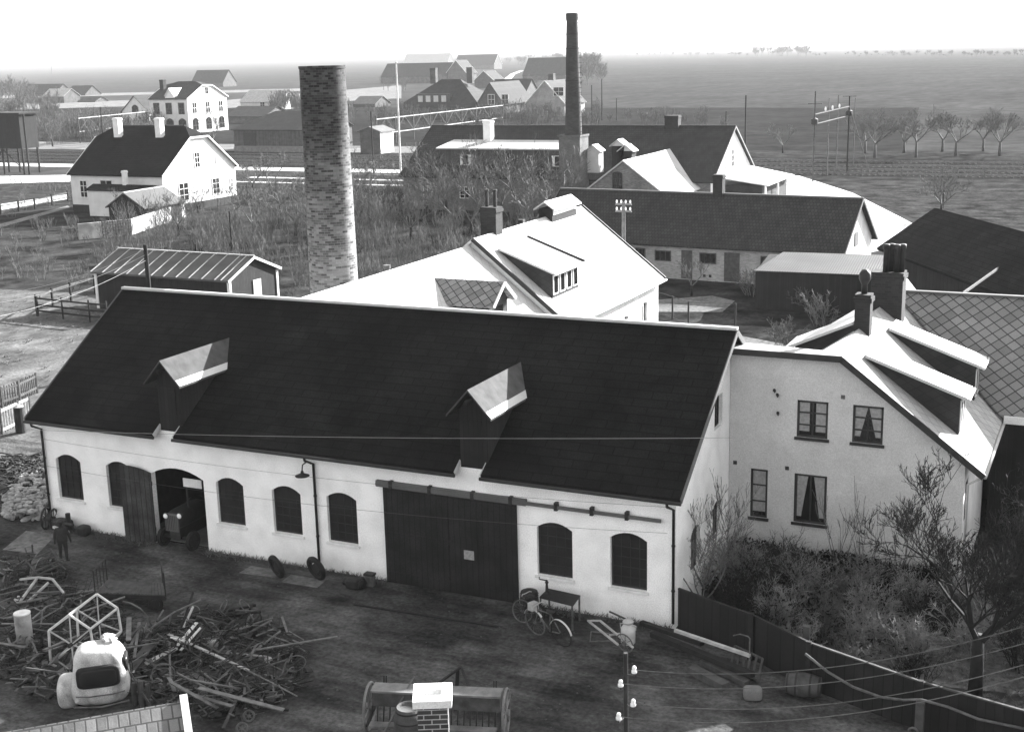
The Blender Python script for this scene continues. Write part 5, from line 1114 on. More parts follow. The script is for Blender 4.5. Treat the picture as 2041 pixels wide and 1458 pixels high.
CY = -YAW   # camera heading
# --- slabs, gravel
sheet('paving_slab', [at(476, 1142), at(500, 1128), at(566, 1137), at(548, 1152)], 'g_pale', .02)
sheet('paving_slab', [at(560, 1160), at(580, 1145), at(650, 1157), at(632, 1172)], 'g_pale', .02)
sheet('paving_slab', [at(5, 1096), at(52, 1058), at(112, 1066), at(75, 1104)], 'g_pale', .02)
rs = random.Random(21); mb = MB()
for k in range(1100):
    x, y = rs.uniform(-26, 9), -abs(rs.gauss(0, 6))-.3
    if y > -.4-max(0, x)*.45: continue
    lump(mb, (x, y, .01), rs.choice((.03, .04, .05, .07)), rs)
tag(mb.build('yard_stones', MATS['wood_mid']), 'small stones and clinker strewn over the yard', None, None, 'stuff')
mb = MB()
for k in range(2600):
    x, y = rs.uniform(-24, -.1), -.08-abs(rs.gauss(0, .14))
    if -9.7 < x < -5 or -19.2 < x < -16.9: continue
    a = rs.uniform(0, 6.28); hh = rs.uniform(.04, .2); mb.tube([(x, y, 0), (x+math.cos(a)*.05, y+math.sin(a)*.05, hh*.6), (x+math.cos(a)*.12, y+math.sin(a)*.1, hh)], [.012, .009, .003], 3, False)
tag(mb.build('wall_foot_weeds', MATS['twig']), 'dead weeds along the foot of the hall wall', None, None, 'stuff')
# --- man seen from behind
p = at(128, 1118); hgt = zat(p, 1046)
def person(name, label, loc, rz, H):
    t = thing(name, label, 'person', loc, rz); s = H/1.75
    J = {'pel': (0, 0, .95, .17), 'wai': (0, -.01, 1.1, .155), 'che': (0, 0, 1.3, .18), 'nk0': (0, .01, 1.46, .12), 'nek': (0, .02, 1.53, .06), 'hd1': (0, .04, 1.6, .085), 'hd2': (0, .05, 1.68, .1), 'hd3': (0, .05, 1.74, .07),
         'shl': (-.19, 0, 1.42, .085), 'ell': (-.27, -.02, 1.14, .06), 'wrl': (-.29, .08, .9, .045), 'hal': (-.29, .11, .82, .04),
         'shr': (.19, 0, 1.42, .085), 'elr': (.29, -.06, 1.15, .06), 'wrr': (.33, .02, .92, .045), 'har': (.34, .05, .84, .04),
         'hpl': (-.1, 0, .86, .12), 'knl': (-.11, .1, .5, .085), 'anl': (-.12, .02, .1, .06), 'tol': (-.13, .17, .05, .05),
         'hpr': (.1, 0, .86, .12), 'knr': (.12, .0, .5, .085), 'anr': (.13, -.14, .12, .06), 'tor': (.14, .0, .05, .05)}
    E_ = 'pel-wai wai-che che-nk0 nk0-nek nek-hd1 hd1-hd2 hd2-hd3 che-shl shl-ell ell-wrl wrl-hal che-shr shr-elr elr-wrr wrr-har pel-hpl hpl-knl knl-anl anl-tol pel-hpr hpr-knr knr-anr anr-tor'
    for hnd, sx in (('hal', -1), ('har', 1)):
        hx_, hy_, hz_, _ = J[hnd]
        for f_ in range(4): J['%sf%d' % (hnd, f_)] = (hx_+sx*.0, hy_-.025+.02*f_, hz_-.075-.01*(f_ in (1, 2)), .011); E_ += ' %s-%sf%d' % (hnd, hnd, f_)
        J[hnd+'t'] = (hx_-sx*.03, hy_+.05, hz_-.03, .012); E_ += ' %s-%st' % (hnd, hnd)
    ks = list(J); me = bpy.data.meshes.new('body'); me.from_pydata([(J[k][0]*s, J[k][1]*s, J[k][2]*s) for k in ks], [tuple(ks.index(q) for q in e.split('-')) for e in E_.split()], [])
    o = bpy.data.objects.new('body', me); sc.collection.objects.link(o); md = o.modifiers.new('skin', 'SKIN'); md.use_smooth_shade = True
    for i, k in enumerate(ks): me.skin_vertices[0].data[i].radius = (J[k][3]*s,)*2; me.skin_vertices[0].data[i].use_root = (i == 0)
    sb = o.modifiers.new('sub', 'SUBSURF'); sb.levels = sb.render_levels = 1
    bpy.context.view_layer.update(); dg = bpy.context.evaluated_depsgraph_get(); m2 = bpy.data.meshes.new_from_object(o.evaluated_get(dg)); o.modifiers.clear(); o.data = m2; m2.materials.clear(); m2.materials.append(MATS['cloth']); m2.shade_smooth(); o.parent = t
    mb = MB(); mb.lathe([(.1, 0), (.115, .03), (.11, .08), (.06, .12), (.01, .13)], 16, (0, .05*s, 1.66*s)); mb.build('cap', MATS['trim_dark'], t, True)
    mb = MB(); mb.tube([(-.2*s, 0, .98*s), (0, -.01, .86*s)], .02); f = MB(); f.lathe([(.05, 0), (.06, .05), (.055, .09)], 12, (0, .085*s, 1.56*s)); f.build('face', MATS['skin'], t, True)
    j = MB(); j.lathe([(.2*s, .88*s), (.205*s, 1.0*s), (.19*s, 1.2*s), (.215*s, 1.36*s), (.12*s, 1.48*s)], 18); j.xform(Matrix.Diagonal((1.1, .82, 1, 1))); j.build('jacket', mat('overall', .026, .35, 6, bump=.5), t, True)
person('person', 'person in dark work overalls and cap walking across the yard, arms hanging', p, CY+R(15), max(1.45, min(1.8, hgt)))
# --- tractor in the doorway
t = thing('tractor', 'dark tractor with two shining headlamps standing in the open hall doorway', 'tractor', (-18.1, .8, 0), 0)
mb = MB(); superbox(mb, .62, 1.7, .62, .4, 12, .78, c=(0, -.35)); mb.build('bonnet', MATS['iron'], t, True)
mb = MB(); mb.box(-.28, -1.24, .72, .28, -1.18, 1.36)
for i in range(7): mb.box(-.24+i*.075, -1.27, .78, -.22+i*.075, -1.24, 1.3)
mb.build('grille', MATS['zinc_dull'], t); mb = MB(); mb.box(-.22, -1.1, .4, .22, 1.0, .8); mb.beam((-.62, -.95, .4), (.62, -.95, .4), .1); mb.build('chassis', MATS['iron'], t)
for x in (-.63, .63): wheel(t, (x, -.95, .36), (1, 0, 0), .36, MATS['rubber'], 0, .085, 'front_wheel', .2, .06)
for x in (-.75, .75): wheel(t, (x, .95, .62), (1, 0, 0), .62, MATS['rubber'], 0, .14, 'rear_wheel', .42, .08)
for px in (330, 357):
    q = on_y(px, 1028, -.48); l_ = MB(); l_.lathe([(.03, -.16), (.1, -.04), (.11, 0)], 14); l_.xform(Matrix.Translation((q.x+18.1, q.y-.8, q.z)) @ Matrix.Rotation(R(90), 4, 'X')); h_ = l_.build('headlamp', MATS['iron'], t, True)
    l_ = MB(); l_.lathe([(.1, 0), (.07, .03), (.01, .045)], 14); l_.xform(Matrix.Translation((q.x+18.1, q.y-.805, q.z)) @ Matrix.Rotation(R(90), 4, 'X')); m_ = MATS.get('lamp_glass') or mat('lamp_glass', .9, .03, rough=.1, bump=0, spec=.8)
    l_.build('lens', m_, h_, True)
mb = MB(); mb.tube([(.18, -.5, 1.3), (.18, -.5, 2.1)], .035, 8); mb.build('exhaust_pipe', MATS['iron'], t); mb = MB(); mb.ring((0, .75, 1.5), (0, -.5, 1), .2, .016, 20); mb.tube([(0, .75, 1.5), (0, .45, 1.2)], .02); mb.build('steering_wheel', MATS['iron'], t); mb = MB(); superbox(mb, .45, .4, .12, .5, 8, 1.0, c=(0, 1.1)); mb.build('seat', MATS['iron'], t)
a_, b_ = on_y(364, 952, .4), on_y(402, 974, .4); tb_ = MB(); tb_.box(a_.x, .4, b_.z, b_.x, .43, a_.z); tag(tb_.build('notice_board', MATS['plaster_white']), 'plain pale board hanging in the top right of the open hall doorway', 'board')
# --- objects along the hall wall
def tyre(label, px, py, r, lean):
    p = at(px, py); t = thing('tyre', label, 'tyre', p, lean, 'old tyres leaning on the hall wall'); mb = MB(); mb.ring((0, 0, r), (0, 1, .28), r-.09, .09, 28, 8); mb.build('casing', MATS['rubber'], t, True); mb = MB(); mb.ring((0, 0, r), (0, 1, .28), r-.2, .03, 24, 6); mb.tube([(0, -.03, r), (0, .06, r)], r-.26, 20); mb.build('rim', MATS['iron'], t)
tyre('worn tyre leaning away from the hall wall, left one by the downpipe', 553, 1152, .42, R(-28)); tyre('worn tyre directly under the middle downpipe of the hall', 632, 1157, .44, R(-20))
p = at(705, 1172); t = thing('scrap_motor', 'low dark greasy motor lying by the hall wall left of the sliding door', 'motor', p); mb = MB(); rr = random.Random(2); superbox(mb, .5, .35, .36, .5, 8); mb.tube([(-.35, 0, .2), (.4, .05, .2)], .12, 10); mb.build('block', MATS['iron'], t); wheel(t, (.32, 0, .22), (1, 0, 0), .2, MATS['iron'], 5)
p = at(738, 1166); t = thing('petrol_can', 'upright little can with a dark lid beside the sliding door', 'can', p); mb = MB(); mb.box(-.15, -.1, 0, .15, .1, .36); mb.build('body', MATS['iron_pale'], t); mb = MB(); mb.box(-.17, -.12, .36, .17, .12, .43); mb.build('lid', MATS['iron'], t)
# churn, crank pump, table
p = at(1053, 1224); t = thing('oil_barrel', 'dark ribbed barrel standing at the right edge of the sliding door', 'barrel', (p.x, p.y+.1, 0)); mb = MB(); mb.lathe([(.24, 0), (.27, .1), (.29, .3), (.29, .5), (.26, .72), (.22, .74)], 20); mb.build('body', MATS['iron'], t, True)
mb = MB()
for z in (.12, .35, .6): mb.lathe([(.3, z), (.3, z+.03)], 20, closed=False)
mb.build('hoops', MATS['iron_pale'], t); mb = MB(); mb.lathe([(.22, .74), (.02, .82)], 12); mb.build('lid', MATS['iron'], t)
L4 = [at(1080, 1214, .0), at(1130, 1240, 0)]; tz_ = .78
c4 = [at(1075, 1191, tz_), at(1142, 1208, tz_), at(1157, 1188, tz_), at(1093, 1174, tz_)]
t = thing('work_table', 'small dark metal topped table standing against the hall wall behind the bicycle', 'table', (0, 0, 0)); mb = MB(); mb.prism(c4, (0, 0, .04)); mb.build('tabletop', MATS['iron'], t)
for c in c4: mb = MB(); cc_ = c.lerp((c4[0]+c4[2])/2, .06); mb.beam((cc_.x, cc_.y, 0), (cc_.x, cc_.y, tz_), .045); mb.build('leg', MATS['iron_pale'], t)
c = c4[3].lerp(c4[0], .5); t = thing('crank_drill', 'hand cranked tool with a horizontal handle standing on the left of the small table', 'tool', (c.x+.1, c.y, tz_+.04)); mb = MB(); mb.lathe([(.09, 0), (.05, .05), (.035, .3), (.06, .34), (.02, .42)], 10); mb.build('stand', MATS['iron'], t); mb = MB(); mb.tube([(0, 0, .4), (-.24, 0, .41), (-.24, 0, .48)], .018, 6); mb.build('handle', MATS['iron'], t)
# bicycles
def bicycle(name, label, Fw, Rw, r, m, lean=.12, basket=True, guard='paint_white'):
    Fw, Rw = Vector((Fw.x, Fw.y, 0)), Vector((Rw.x, Rw.y, 0)); d = (Fw-Rw); wb = d.length; t = thing(name, label, 'bicycle', Rw, math.atan2(d.y, d.x))
    k = Matrix.Rotation(lean, 4, 'X'); P_ = lambda x, z, y=0: k @ Vector((x, y, z))
    for x, nm in ((0, 'wheel'), (wb, 'wheel')):
        mb = MB(); c = P_(x, r); ax = k @ Vector((0, 1, 0)); mb.ring(c, ax, r-.02, .022, 32, 6)
        for i in range(16):
            th = 2*math.pi*i/16; q = k @ Vector((x+math.cos(th)*(r-.03), 0, r+math.sin(th)*(r-.03))); mb.tube([c, q], .0035, 3, False)
        mb.tube([c-ax*.05, c+ax*.05], .025, 8); mb.build(nm, MATS['iron_pale'] if x else MATS['rubber'], t)
    bbk, st_, hd, hd2 = P_(wb*.42, r*.8), P_(wb*.32, r*2.25), P_(wb*.8, r*2.2), P_(wb*.82, r*1.9)
    mb = MB()
    for a, b in ((P_(0, r), bbk), (P_(0, r), st_), (bbk, st_), (st_, hd), (bbk, hd2), (hd, P_(wb*.79, r*2.5)), (hd2, P_(wb, r)), (hd, hd2)): mb.tube([a, b], .018, 6)
    mb.build('frame', MATS[m], t)
    mb = MB(); mb.tube([P_(wb*.7, r*2.55, -.27), P_(wb*.76, r*2.62, -.2), P_(wb*.82, r*2.55, -.06), P_(wb*.82, r*2.55, .06), P_(wb*.76, r*2.62, .2), P_(wb*.7, r*2.55, .27)], .014, 6); mb.build('handlebar', MATS['zinc'], t)
    mb = MB(); s_ = MB(); superbox(s_, .26, .16, .07, .7, 8); s_.xform(Matrix.Translation(P_(wb*.31, r*2.35))); s_.build('saddle', MATS['iron'], t, True)
    mb.ring(P_(wb*.42, r*.8, .05), k @ Vector((0, 1, 0)), .09, .01, 16, 4); mb.tube([P_(wb*.42, r*.8, -.1), P_(wb*.48, r*.5, -.1)], .012, 5); mb.build('crank', MATS['iron'], t)
    for x in (0, wb):
        mb = MB(); pr = []
        for i in range(11):
            th = R(-5+ (i*15 if x == 0 else i*12+20)); th = R(180-10-i*15) if x == 0 else R(20+i*12); pr.append(th)
        for a, b in zip(pr, pr[1:]):
            pts = [k @ Vector((x+math.cos(q)*(r+.025), y, r+math.sin(q)*(r+.025))) for q, y in ((a, -.03), (b, -.03), (b, .03), (a, .03))]; mb.prism(pts, (0, 0, .004))
        mb.build('mudguard', MATS[guard], t)
    if basket: mb = MB(); mb.box(0, -.05, 0, .02, .05, .1); b_ = MB(); c = P_(wb*.95, r*2.3); b_.box(c.x-.08, c.y-.13, c.z-.1, c.x+.12, c.y+.13, c.z+.12); b_.build('basket', MATS['wood_pale'], t)
    return t
bicycle('bicycle', 'bicycle with pale mudguards standing in front of the small table', at(1070, 1264), at(1122, 1287), .42, 'iron_pale', lean=-.16)
bicycle('bicycle', 'dark bicycle half hidden behind, leaning by the oil barrel', at(1040, 1240), at(1064, 1246), .36, 'iron', basket=False, guard='rubber')
# milk can and hand cart
p = at(1252, 1280); zz = zat(p, 1234); t = thing('milk_can', 'white milk can standing behind the line post by the hall corner', 'milk can', p); k = zz/.75
mb = MB(); mb.lathe([(.2, 0), (.22, .02), (.22, .48), (.14, .58), (.13, .66)], 20); mb.build('body', MATS['paint_white'], t, True); mb = MB(); mb.lathe([(.17, .65), (.17, .7), (.12, .74), (.02, .76)], 20); mb.build('lid', MATS['zinc'], t, True); mb = MB()
for s in (-1, 1): mb.tube([(s*.15, 0, .6), (s*.25, 0, .58), (s*.24, 0, .44)], .015, 6)
mb.build('handles', MATS['zinc'], t); t.scale = (k, k, k)
t = thing('hand_barrow', 'pale hand barrow with spoked wheel and two long handles before the hall corner', 'barrow', (0, 0, 0)); a, b = at(1245, 1300), None; wheel(t, (a.x, a.y, .3), Vector((.3, 1, .15)), .3, MATS['iron_pale'], 8, .02)
for (x0, y0), (x1, y1) in (((1172, 1236), (1232, 1284)), ((1196, 1236), (1262, 1290))): mb = MB(); mb.beam(at(x0, y0, .55), at(x1, y1, .28), .05); mb.build('handle', MATS['wood_pale'], t)
mb = MB(); mb.beam(at(1170, 1236, .55), at(1197, 1236, .55), .04); mb.beam(at(1214, 1265, .36), at(1236, 1262, .36), .05); mb.build('cross_bar', MATS['wood_pale'], t)
t = thing('iron_grid', 'thin iron frame lying on the ground between table and milk can', 'frame', (0, 0, 0)); mb = MB()
for a, b in (((1178, 1258), (1215, 1262)), ((1175, 1278), (1225, 1276)), ((1178, 1258), (1176, 1278))): mb.beam(at(*a, .06), at(*b, .06), .03)
mb.build('bars', MATS['iron_pale'], t)
# timber along the board fence
def plank(label, a, b, w_, h_, za=.1, zb=.1, m='wood_mid', name='plank', grp='planks and poles in the yard', cat='plank'):
    mb = MB(); A_, B_ = at(a[0], a[1], za), at(b[0], b[1], zb); c = (A_+B_)/2; mb.beam(A_-c, B_-c, w_, h_); return tag(mb.build(name, MATS[m], loc=c), label, cat, grp)
plank('long dark beam lying from the hall corner along the fence', (1278, 1240), (1400, 1282), .16, .12, .25, .45, 'wood_dark')
plank('pale edged long beam resting high along the board fence', (1345, 1255), (1495, 1306), .1, .08, .75, .6, 'wood_pale')
plank('dark squared timber under the pale edged beam', (1300, 1262), (1500, 1345), .2, .15, .3, .3, 'wood_dark')
plank('thick grey timber baulk lying outermost at the end of the pile', (1378, 1332), (1446, 1368), .28, .2, .1, .1, 'wood_mid'); plank('second grey timber baulk lying just inside the outermost one', (1400, 1318), (1490, 1362), .22, .16, .1, .1, 'wood_mid')
plank('thin dark pole lying flat before the sliding door', (705, 1204), (990, 1248), .05, .05, .03, .03, 'wood_dark'); plank('short light batten leaning at the hall wall above the milk can', (1215, 1218), (1250, 1234), .04, .04, .3, .3)
t = thing('slatted_crate', 'slatted wooden crate at the end of the timber pile by the fence', 'crate', (0, 0, 0)); A_, B_ = at(1455, 1335), at(1510, 1362)
for i in range(6): mb = MB(); q = A_.lerp(B_, i/5); mb.beam(q+Vector((0, 0, .05)), q+Vector((.05, .3, .62)), .06, .03); mb.build('slat', MATS['wood_mid'], t)
mb = MB(); mb.beam(A_+Vector((.05, .3, .6)), B_+Vector((.05, .3, .6)), .05); mb.beam(A_+Vector((0, 0, .07)), B_+Vector((0, 0, .07)), .06); mb.build('rail', MATS['wood_mid'], t)
p = at(1500, 1392); mb = MB(); superbox(mb, .5, .38, .34, .45, 8); tag(mb.build('stone_block', MATS['concrete'], None, True, p, R(20)), 'rough pale stone block at the end of the timber pile', 'block')
# barrel lying down
p = at(1598, 1392); t = thing('wooden_barrel', 'pale wooden barrel with dark hoops lying on its side by the board fence', 'barrel', (p.x, p.y+.15, .33), R(5)); MX = Matrix.Rotation(R(90), 4, 'Y') @ Matrix.Translation((0, 0, -.45))
mb = MB(); mb.lathe([(.25, 0), (.3, .2), (.33, .45), (.3, .7), (.25, .9)], 22); mb.xform(MX); mb.build('staves', MATS['wood_mid'], t, True); mb = MB()
for z, r in ((.03, .265), (.25, .318), (.62, .318), (.84, .268)): mb.lathe([(r, z), (r+.004, z+.05)], 22, closed=False)
mb.xform(MX); mb.build('hoops', MATS['iron'], t)
# hose over the fence and the post
t = thing('hose_line', 'thick pale hose sagging from the fence to the post at the lower right', 'hose', (0, 0, 0)); pts = [(1605, 1302, 1.25), (1650, 1338, .95), (1700, 1368, .75), (1755, 1388, .75), (1800, 1394, .95), (1835, 1393, 1.15), (1890, 1408, 1.0), (1950, 1432, .85), (2060, 1455, .9)]
mb = MB(); mb.tube([at(*q) for q in pts], .035, 8); mb.build('hose', MATS['iron_pale'], t, True)
p = at(1830, 1475); p = Vector((at(1835, 1393, 1.15).x, at(1835, 1393, 1.15).y, 0)); t = thing('hose_post', 'pale wooden post carrying the hose, cut by the bottom edge', 'post', p); mb = MB(); mb.box(-.1, -.1, 0, .1, .1, 1.1); mb.build('post', MATS['wood_mid'], t); mb = MB(); mb.ring((-.12, -.12, .35), (0, 1, .3), .1, .03, 16, 5); mb.build('tap_ring', MATS['iron_pale'], t)
p = at(1605, 1345); mb = MB(); mb.box(-.09, -.09, 0, .09, .09, 1.45); tag(mb.build('fence_post', MATS['wood_mid'], loc=p), 'grey square post where the pale hose crosses the fence', 'post')
t = thing('pipe_hoop', 'thin bent iron pipe standing upright before the board fence', 'pipe', at(1493, 1345)); z = zat(at(1493, 1345), 1268); mb = MB(); mb.tube([(0, 0, 0), (0, 0, z-.05), (-.05, 0, z), (-.3, .1, z-.02), (-.5, .15, z-.12)], .018, 6); mb.build('pipe', MATS['iron_pale'], t)
# --- wagon with end racks
c4 = [at(190, 1182, .5), at(330, 1187, .5), at(325, 1163, .5), at(214, 1157, .5)]
t = thing('flat_wagon', 'flat wagon with a pale plank bed and iron end racks', 'wagon', (0, 0, 0)); mb = MB(); n = 20
for i in range(n):
    a, b, c, d = c4[0].lerp(c4[1], (i+.06)/n), c4[0].lerp(c4[1], (i+.94)/n), c4[3].lerp(c4[2], (i+.94)/n), c4[3].lerp(c4[2], (i+.06)/n); mb.prism([a, b, c, d], (0, 0, .04))
mb.build('plank_bed', MATS['wood_mid'], t)
mb = MB(); mb.beam(c4[0]-Vector((0, 0, .06)), c4[1]-Vector((0, 0, .06)), .08, .14); mb.beam(c4[3]-Vector((0, 0, .06)), c4[2]-Vector((0, 0, .06)), .08, .14); mb.build('frame', MATS['wood_dark'], t)
for e in ((c4[0], c4[3]), (c4[1], c4[2])):
    mb = MB(); a, b = e; up = Vector((0, 0, .75)); mb.tube([a, a+up, b+up, b], .022, 6)
    for k in (.25, .5, .75): q = a.lerp(b, k); mb.tube([q, q+up], .014, 5)
    mb.build('end_rack', MATS['iron'], t)
ax = (c4[3]-c4[0]).normalized()
for k in (.15, .85):
    for s in (.0, 1): q = c4[0].lerp(c4[1], k).lerp(c4[3].lerp(c4[2], k), s); wheel(t, (q.x, q.y, .24), (ax.x, ax.y, 0), .24, MATS['rubber'], 0, .06, 'wheel', .14)
# --- reel (hexagonal frame), bright in the sun
t = thing('reel_frame', 'white painted hexagonal reel frame with wooden spokes, standing in the scrap', 'machine frame', (0, 0, 0)); g0 = at(150, 1322)
V = lambda px, py, z: at(px, py, z)
N1 = [V(138, 1224, 1.55), V(97, 1256, 1.15), V(101, 1322, .1), V(150, 1345, .05), V(188, 1300, .45), V(180, 1253, 1.2)]
off = V(193, 1183, 1.75)-N1[0]; N2 = [q+off for q in N1]; hub1 = sum(N1, Vector())/6; hub2 = hub1+off
mb = MB()
for ring_ in (N1, N2):
    for i in range(6): mb.beam(ring_[i], ring_[(i+1) % 6], .05)
mb.build('rim_bars', MATS['paint_white'], t)
for a, b in zip(N1, N2): mb = MB(); mb.beam(a, b, .05); mb.build('cross_bar', MATS['paint_white'], t)
mb = MB()
for a in N1: mb.beam(hub1, a, .035)
for a in N2: mb.beam(hub2, a, .035)
mb.build('spokes', MATS['wood_pale'], t); mb = MB(); mb.tube([hub1-off*.1, hub2+off*.1], .06, 8); mb.build('axle', MATS['iron'], t)
# --- upright drum
p = at(52, 1292); t = thing('standing_drum', 'tall pale cylindrical drum standing upright in the scrap, left edge', 'drum', p); z = zat(p, 1220); mb = MB(); mb.lathe([(.2, 0), (.23, .1), (.235, z*.5), (.235, z-.02)], 22); mb.build('body', mat('drum_paint', .3, .35, 3, stain=.5, bump=.2), t, True); mb = MB(); mb.lathe([(.24, z-.03), (.24, z), (.2, z+.01)], 22); mb.build('lid', MATS['paint_white'], t)
# --- lorry cab
p = at(188, 1418); t = thing('lorry_cab', 'pale rounded lorry cab wreck with a dark rear window, standing in the scrap', 'lorry cab', (p.x-.22, p.y+.6, 0), CY+R(14)); m_ = MATS['paint_white']
nv = lambda v, k=1.6: noise.noise(Vector(v)*k)
mb = MB(); superbox(mb, 1.62, 1.42, 1.55, .5, 26, .08, taper=.24)
mb.v = [(x*(1+.05*nv((x, y, z))), y*(1+.05*nv((y, z, x))), z+.03*nv((z, x, y))) for x, y, z in mb.v]; mb.build('body', mat('paint_worn', .5, .3, 2.2, rough=.5, bump=.3, stain=.6, fine=.3), t, True); m_ = MATS['paint_worn']
mb = MB(); superbox(mb, 1.12, .2, .6, .4, 12, .68, c=(-.02, -.585)); fr_ = mb.build('window_rubber', MATS['rubber'], t, True)
mb = MB(); superbox(mb, 1.0, .22, .5, .4, 12, .73, c=(-.02, -.59)); mb.build('rear_window', MATS['glass_dusty'], t, True)
mb = MB(); superbox(mb, .22, .6, .42, .4, 10, .9, c=(.625, -.1)); mb.build('side_window', MATS['glass_dusty'], t, True)
mb = MB(); mb.tube([(.8, -.48, .2), (.79, -.5, .8), (.66, -.46, 1.45)], .012, 4); mb.tube([(.81, .35, .2), (.8, .36, .8), (.66, .32, 1.45)], .012, 4); mb.build('door_gap', MATS['rubber'], t)
mb = MB(); mb.tube([(.83, -.3, .85), (.86, -.3, .83), (.86, -.18, .83)], .015, 5); mb.build('door_handle', MATS['zinc'], t)
mb = MB(); mb.tube([(-.62, -.66, .52), (-.3, -.72, .5), (.3, -.72, .5), (.62, -.66, .52)], .018, 5); mb.tube([(-.7, -.6, .2), (0, -.72, .17), (.7, -.6, .2)], .025, 6); mb.build('waist_moulding', MATS['iron_pale'], t)
mb = MB(); mb.lathe([(.06, 0), (.055, .03), (.01, .05)], 12); mb.xform(Matrix.Translation((-.6, -.68, .4)) @ Matrix.Rotation(R(90), 4, 'X')); mb.build('tail_lamp', MATS['zinc'], t)
mb = MB(); superbox(mb, .6, 1.0, .8, .62, 14, -.05, c=(-.86, .15)); mb.v = [(x, y, z) for x, y, z in mb.v]; mb.build('mudguard', m_, t, True); mb = MB(); superbox(mb, .85, 1.0, .6, .5, 12, .35, c=(0, 1.0)); mb.build('bonnet', m_, t, True)
mb = MB(); rr = random.Random(9)
for i in range(5): lump(mb, (.2+rr.uniform(-.25, .25), .2+rr.uniform(-.15, .15), 1.68), .3, rr)
mb.build('roof_rags', MATS['wood_pale'], t)
wheel(t, (-1.05, .1, .22), (1, 0, 0), .3, MATS['rubber'], 0, .08, 'wheel', .15)
# --- implements
def frame_thing(name, label, cat, segs, m, r=.03, extra=None):
    t = thing(name, label, cat, (0, 0, 0))
    for nm, lst, mm in segs:
        mb = MB()
        for a, b in lst: mb.beam(at(*a), at(*b), r*2)
        mb.build(nm, MATS[mm], t)
    for nm, c, rr_, ax, sp, mm in (extra or []): q = at(c[0], c[1], rr_); wheel(t, q, ax, rr_, MATS[mm], sp, .02, nm)
    return t
frame_thing('hay_tedder', 'slatted implement frame with a pale bent drawbar, upper left of the scrap yard', 'implement', [
    ('slats', [((55, 1118, .6), (105, 1096, .6)), ((62, 1126, .6), (112, 1103, .6)), ((70, 1138, .6), (124, 1114, .6)), ((76, 1145, .6), (130, 1121, .6))], 'wood_mid'),
    ('frame', [((52, 1116, .55), (74, 1145, .5)), ((100, 1092, .6), (118, 1118, .6)), ((118, 1118, .6), (152, 1132, .5)), ((152, 1132, .5), (130, 1142, .3)), ((64, 1085, .9), (65, 1100, .6)), ((74, 1145, .5), (130, 1140, .4))], 'wood_mid'),
    ('tine', [((60, 1118, .55), (58, 1135, .1))], 'iron'), ('tine', [((84, 1140, .5), (82, 1155, .1))], 'iron'), ('tine', [((110, 1128, .5), (112, 1148, .1))], 'iron')], 'iron', .025, [('wheel', (28, 1160), .38, (1, .2, 0), 9, 'iron'), ('wheel', (122, 1150), .3, (1, .2, 0), 9, 'iron')])
frame_thing('plough', 'horse plough with pale forked handles in the left of the scrap', 'plough', [
    ('handles', [((75, 1150, .8), (40, 1198, .3)), ((97, 1160, .7), (58, 1196, .3)), ((40, 1154, .6), (75, 1150, .8))], 'wood_pale'), ('beam', [((75, 1150, .8), (104, 1153, .75)), ((104, 1153, .75), (128, 1182, .4))], 'wood_pale'), ('share', [((28, 1194, .2), (44, 1200, .1)), ((44, 1200, .1), (36, 1188, .4))], 'zinc')], 'iron')
frame_thing('rake_arm', 'thin curved iron arm arching behind the white reel frame', 'implement', [('arm', [((245, 1198, 1.0), (262, 1202, 1.0)), ((262, 1202, 1.0), (280, 1212, .9)), ((280, 1212, .9), (294, 1228, .6)), ((294, 1228, .6), (305, 1255, .1))], 'iron_pale')], 'iron', .02)
frame_thing('hand_cart', 'low wooden cart chassis with spoked wheels on the right of the scrap heap', 'cart', [('bed', [((425, 1232, .3), (520, 1218, .35)), ((430, 1222, .3), (510, 1205, .35)), ((440, 1226, .34), (445, 1218, .34)), ((470, 1221, .34), (475, 1212, .34)), ((498, 1214, .34), (502, 1207, .34))], 'wood_dark'), ('shafts', [((392, 1228, .5), (455, 1245, .3)), ((455, 1245, .3), (470, 1235, .35))], 'wood_mid')], 'iron', .035,
            [('wheel', (505, 1236), .3, (1, -.35, 0), 10, 'iron'), ('wheel', (489, 1257), .3, (1, -.35, 0), 10, 'iron'), ('wheel', (455, 1236), .26, (1, -.35, 0), 10, 'iron')])
t = thing('scrap_engine', 'heap of old engine and flywheels by the left end of the hall wall', 'engine', (0, 0, 0)); q = at(118, 1058)
wheel(t, (q.x-.6, q.y, .42), (1, .4, 0), .42, MATS['iron'], 6, .04, 'flywheel'); wheel(t, (q.x-.35, q.y+.15, .4), (1, .4, 0), .38, MATS['iron'], 6, .04, 'flywheel'); mb = MB(); rr = random.Random(4); superbox(mb, .8, .5, .45, .5, 8, .05, c=(q.x+.2, q.y)); mb.tube([(q.x-.6, q.y, .42), (q.x+.9, q.y-.2, .42)], .06, 8); mb.tube([(q.x+.5, q.y, .2), (q.x+.5, q.y, .75)], .09, 8); mb.build('engine_block', MATS['iron'], t)
mb = MB(); mb.beam((q.x+.1, q.y-.35, .3), (q.x+1.0, q.y-.55, .3), .08); mb.build('pale_bar', MATS['paint_white'], t); mb = MB(); superbox(mb, .5, .4, .4, .6, 8, 0, c=(q.x+1.2, q.y)); mb.build('gearbox', MATS['iron'], t)
